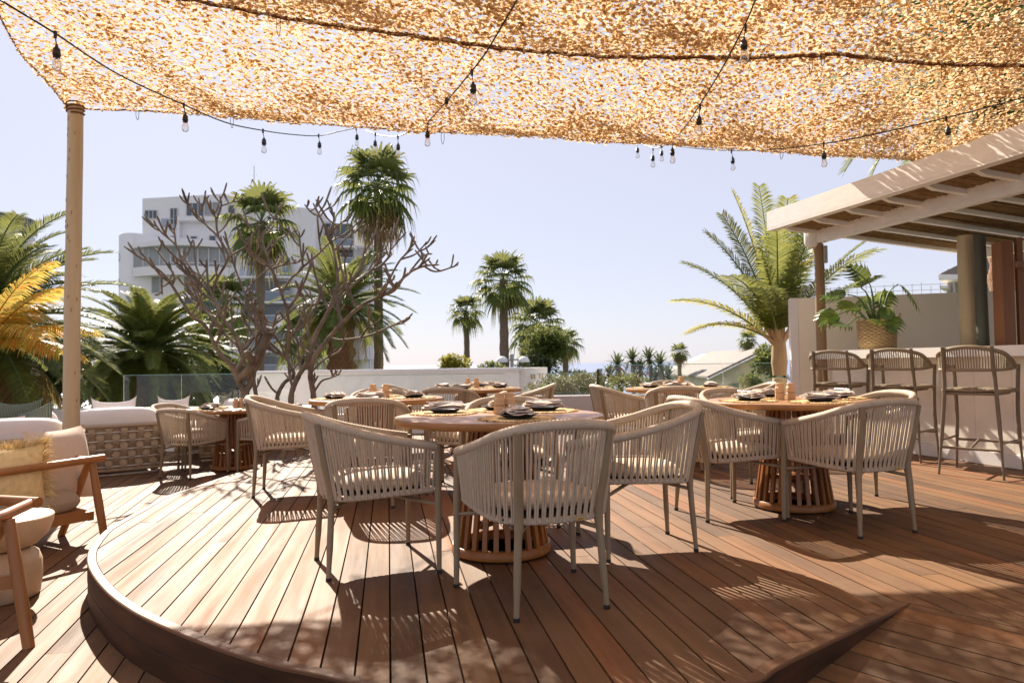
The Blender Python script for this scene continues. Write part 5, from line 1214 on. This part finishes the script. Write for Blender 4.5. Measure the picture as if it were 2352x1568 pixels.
def balcony(x0, x1, yt, ym, yb, y=None):
    y = y or BY+.3; mb = MB(); face(mb, rect(x0, yt, x1, yb), y-.06, .04); b_ = wpart(mb, 'balcony_recess', M['wglass'], t)
    mb = MB(); face(mb, rect(x0-4, yb, x1+6, yb+14), y-1.3, 1.3); mb.build('balcony_slab', M['bldg'], b_)
    mb = MB(); face(mb, rect(x0, ym, x1, yb), y-1.25, .03); mb.build('balcony_glass', M['bglass'], b_)
    mb = MB(); face(mb, rect(x0, ym-4, x1, ym), y-1.27, .05); mb.build('balcony_rail', M['bframe'], b_)
balcony(392, 495, 330, 306, 370, BY+1.2)
for yt, ym, yb in ((590, 655, 722), (762, 835, 905), (935, 1010, 1085), (1120, 1190, 1265), (1310, 1370, 1440)): balcony(968, 1330, yt, ym, yb, BY+.4)
for yt, ym, yb in ((340, 455, 500), (520, 590, 650), (690, 770, 820), (860, 930, 990), (1190, 1270, 1320)): balcony(1524, 1790, yt, ym, yb, BY+3.6)
mb = MB()
for y_ in (500, 655, 820, 1170, 1315): face(mb, rect(1790, y_, 1935, y_+16), BY+4, 5)
for x in (1900, 1930): face(mb, rect(x-8, 500, x+8, 1420), BY+4.2, .4)
wpart(mb, 'open_gallery', M['bldg'], t)
mb = MB(); p = D(*k1(1070, 118), BY+3); mb.tube([(p[0], p[1], p[2]-1), add(p, (0, 0, 2.2))], .03, 5); mb.tube([add(p, (-.25, 0, 1.5)), add(p, (.25, 0, 1.5))], .02, 5); wpart(mb, 'aerial', M['galv'], t)
# left building
vw = lambda x, y: (x, y)
t = thing('balcony_house', D(-60, 800, 30), 'white building at the far left with a curved glass balcony', 'building')
mb = MB(); p = D(-70, 500, 30); r = 2.05; mb.lathe([(r, -8), (r, D(0, 512, 28)[2]), (0, D(0, 512, 28)[2])], (p[0], 30.5, 0), 40); wpart(mb, 'wall', M['bldg'], t)
mb = MB(); z0, z1_ = D(0, 512, 28.5)[2], D(0, 478, 28.5)[2]; mb.lathe([(r+.05, z0), (r+.05, z1_)], (p[0], 30.5, 0), 40); wpart(mb, 'balcony_glass', M['bglass'], t)
mb = MB(); mb.lathe([(r+.02, z1_), (r+.08, z1_), (r+.08, z1_+.05), (r+.02, z1_+.05), (r+.02, z1_)], (p[0], 30.5, 0), 40)
for k in range(40): a = 2*pi*k/40; c = (p[0]+(r+.06)*cos(a), 30.5+(r+.06)*sin(a)); mb.tube([(c[0], c[1], z0), (c[0], c[1], z1_)], .02, 4)
wpart(mb, 'balcony_rail', M['bframe'], t)
# gabled houses down the slope on the right
def gable_house(px0, px1, apx, apy, eave, bot, y, dep, label, m, rm):
    t = thing('gabled_house', D((px0+px1)/2, bot, y), label, 'house', 'pale houses down the slope'); a, b_, ap = D(px0, eave, y), D(px1, eave, y), D(apx, apy, y); bt = D(px0, bot, y)[2]
    mb = MB(); V = [(a[0], y, bt), (b_[0], y, bt), (b_[0], y, a[2]), (ap[0], y, ap[2]), (a[0], y, a[2])]; n = 5
    mb.add(V+[add(v, (0, dep, 0)) for v in V], [(0, 1, 2, 3, 4), (9, 8, 7, 6, 5)]+[(i, (i+1) % n, n+(i+1) % n, n+i) for i in range(n)]); wpart(mb, 'wall', M[m], t)
    mb = MB(); fb = MB()
    for e in (a, b_):
        d = nrm((e[0]-ap[0], 0, a[2]-ap[2])); o = (e[0]+d[0]*.5, y, a[2]+d[2]*.5); u = (0, 0, .12)
        q = [(ap[0], y-.4, ap[2]+.12), (o[0], y-.4, o[2]+.12), (o[0], y+dep, o[2]+.12), (ap[0], y+dep, ap[2]+.12)]; mb.add(q+[add(v, (0, 0, .14)) for v in q], [(0, 1, 2, 3), (7, 6, 5, 4), (0, 4, 5, 1), (1, 5, 6, 2), (2, 6, 7, 3), (3, 7, 4, 0)])
        fb.beam((ap[0], y-.45, ap[2]+.05), (o[0], y-.45, o[2]+.05), .08, .30, up=(0, 1, 0))
    wpart(mb, 'roof', M[rm], t); wpart(fb, 'verge_board', M['white'], t)
    for s in (.3, .66):
        c = (a[0]+(b_[0]-a[0])*s, y-.04, bt+(a[2]-bt)*.55); mb = MB(); mb.box(c, (.7, .06, .9)); wd_ = wpart(mb, 'window', M['bglass'], t)
gable_house(1570, 1690, 1665, 838, 862, 930, 70, 14, 'farthest pale roofed house, lowest on the slope at right', 'white', 'roofl')
gable_house(1600, 1760, 1712, 815, 862, 930, 62, 14, 'middle house with a pale grey roof and white verge boards', 'yellow', 'roofl')
gable_house(1635, 1800, 1752, 808, 865, 930, 54, 14, 'nearest yellow house with a dark tiled roof left of the feather palm', 'yellow', 'roof')
t = thing('hip_roof_house', D(2240, 680, 26), 'lilac house with a tiled overhanging roof beyond the garden wall', 'house')
mb = MB(); face(mb, rect(2176, 618, 2420, 760), 26, 6, vw, .75); wpart(mb, 'wall', M['lilac'], t)
mb = MB(); face(mb, [(2160, 628), (2300, 560), (2420, 560), (2440, 610), (2160, 634)], 25.2, 8, vw, .75); wpart(mb, 'roof', M['roof'], t)
mb = MB(); face(mb, rect(2156, 630, 2440, 642), 25.1, 8, vw, .75); face(mb, rect(2158, 656, 2176, 662), 25.3, 3, vw, .75); wpart(mb, 'eaves', M['white'], t)
window(2192, 636, 2222, 684, 2, 'curtain', 26, t, vw); window(2238, 636, 2262, 684, 1, 'curtain', 26, t, vw)
# double globe lamp
p = D(1176, 850, 28); t = thing('globe_lamp', (p[0], p[1], -4), 'street lamp with two white globes above the planter wall', 'street lamp')
mb = MB(); z = D(1176, 818, 28)[2]; mb.tube([(p[0], p[1], -4), (p[0], p[1], z)], .07, 8); mb.box((p[0], p[1], z-.05), (.16, .16, .28), bev=.02); wpart(mb, 'post', M['galv'], t)
mb = MB(); zc = D(1176, 826, 28)[2]; mb.tube([(p[0]-.3, p[1], zc), (p[0]+.3, p[1], zc)], .035, 6); wpart(mb, 'arm', M['galv'], t)
for px in (1153, 1203):
    g = D(px, 831.5, 28); mb = MB(); mb.lathe([(.23*sin(pi*k/12), -.23*cos(pi*k/12)) for k in range(7)], g, 24); gl = wpart(mb, 'globe', M['bulb'], t)
    mb = MB(); mb.lathe([(.235*sin(pi*k/12), -.235*cos(pi*k/12)) for k in range(6, 13)], g, 24); mb.build('globe_cap', M['globe'], gl)
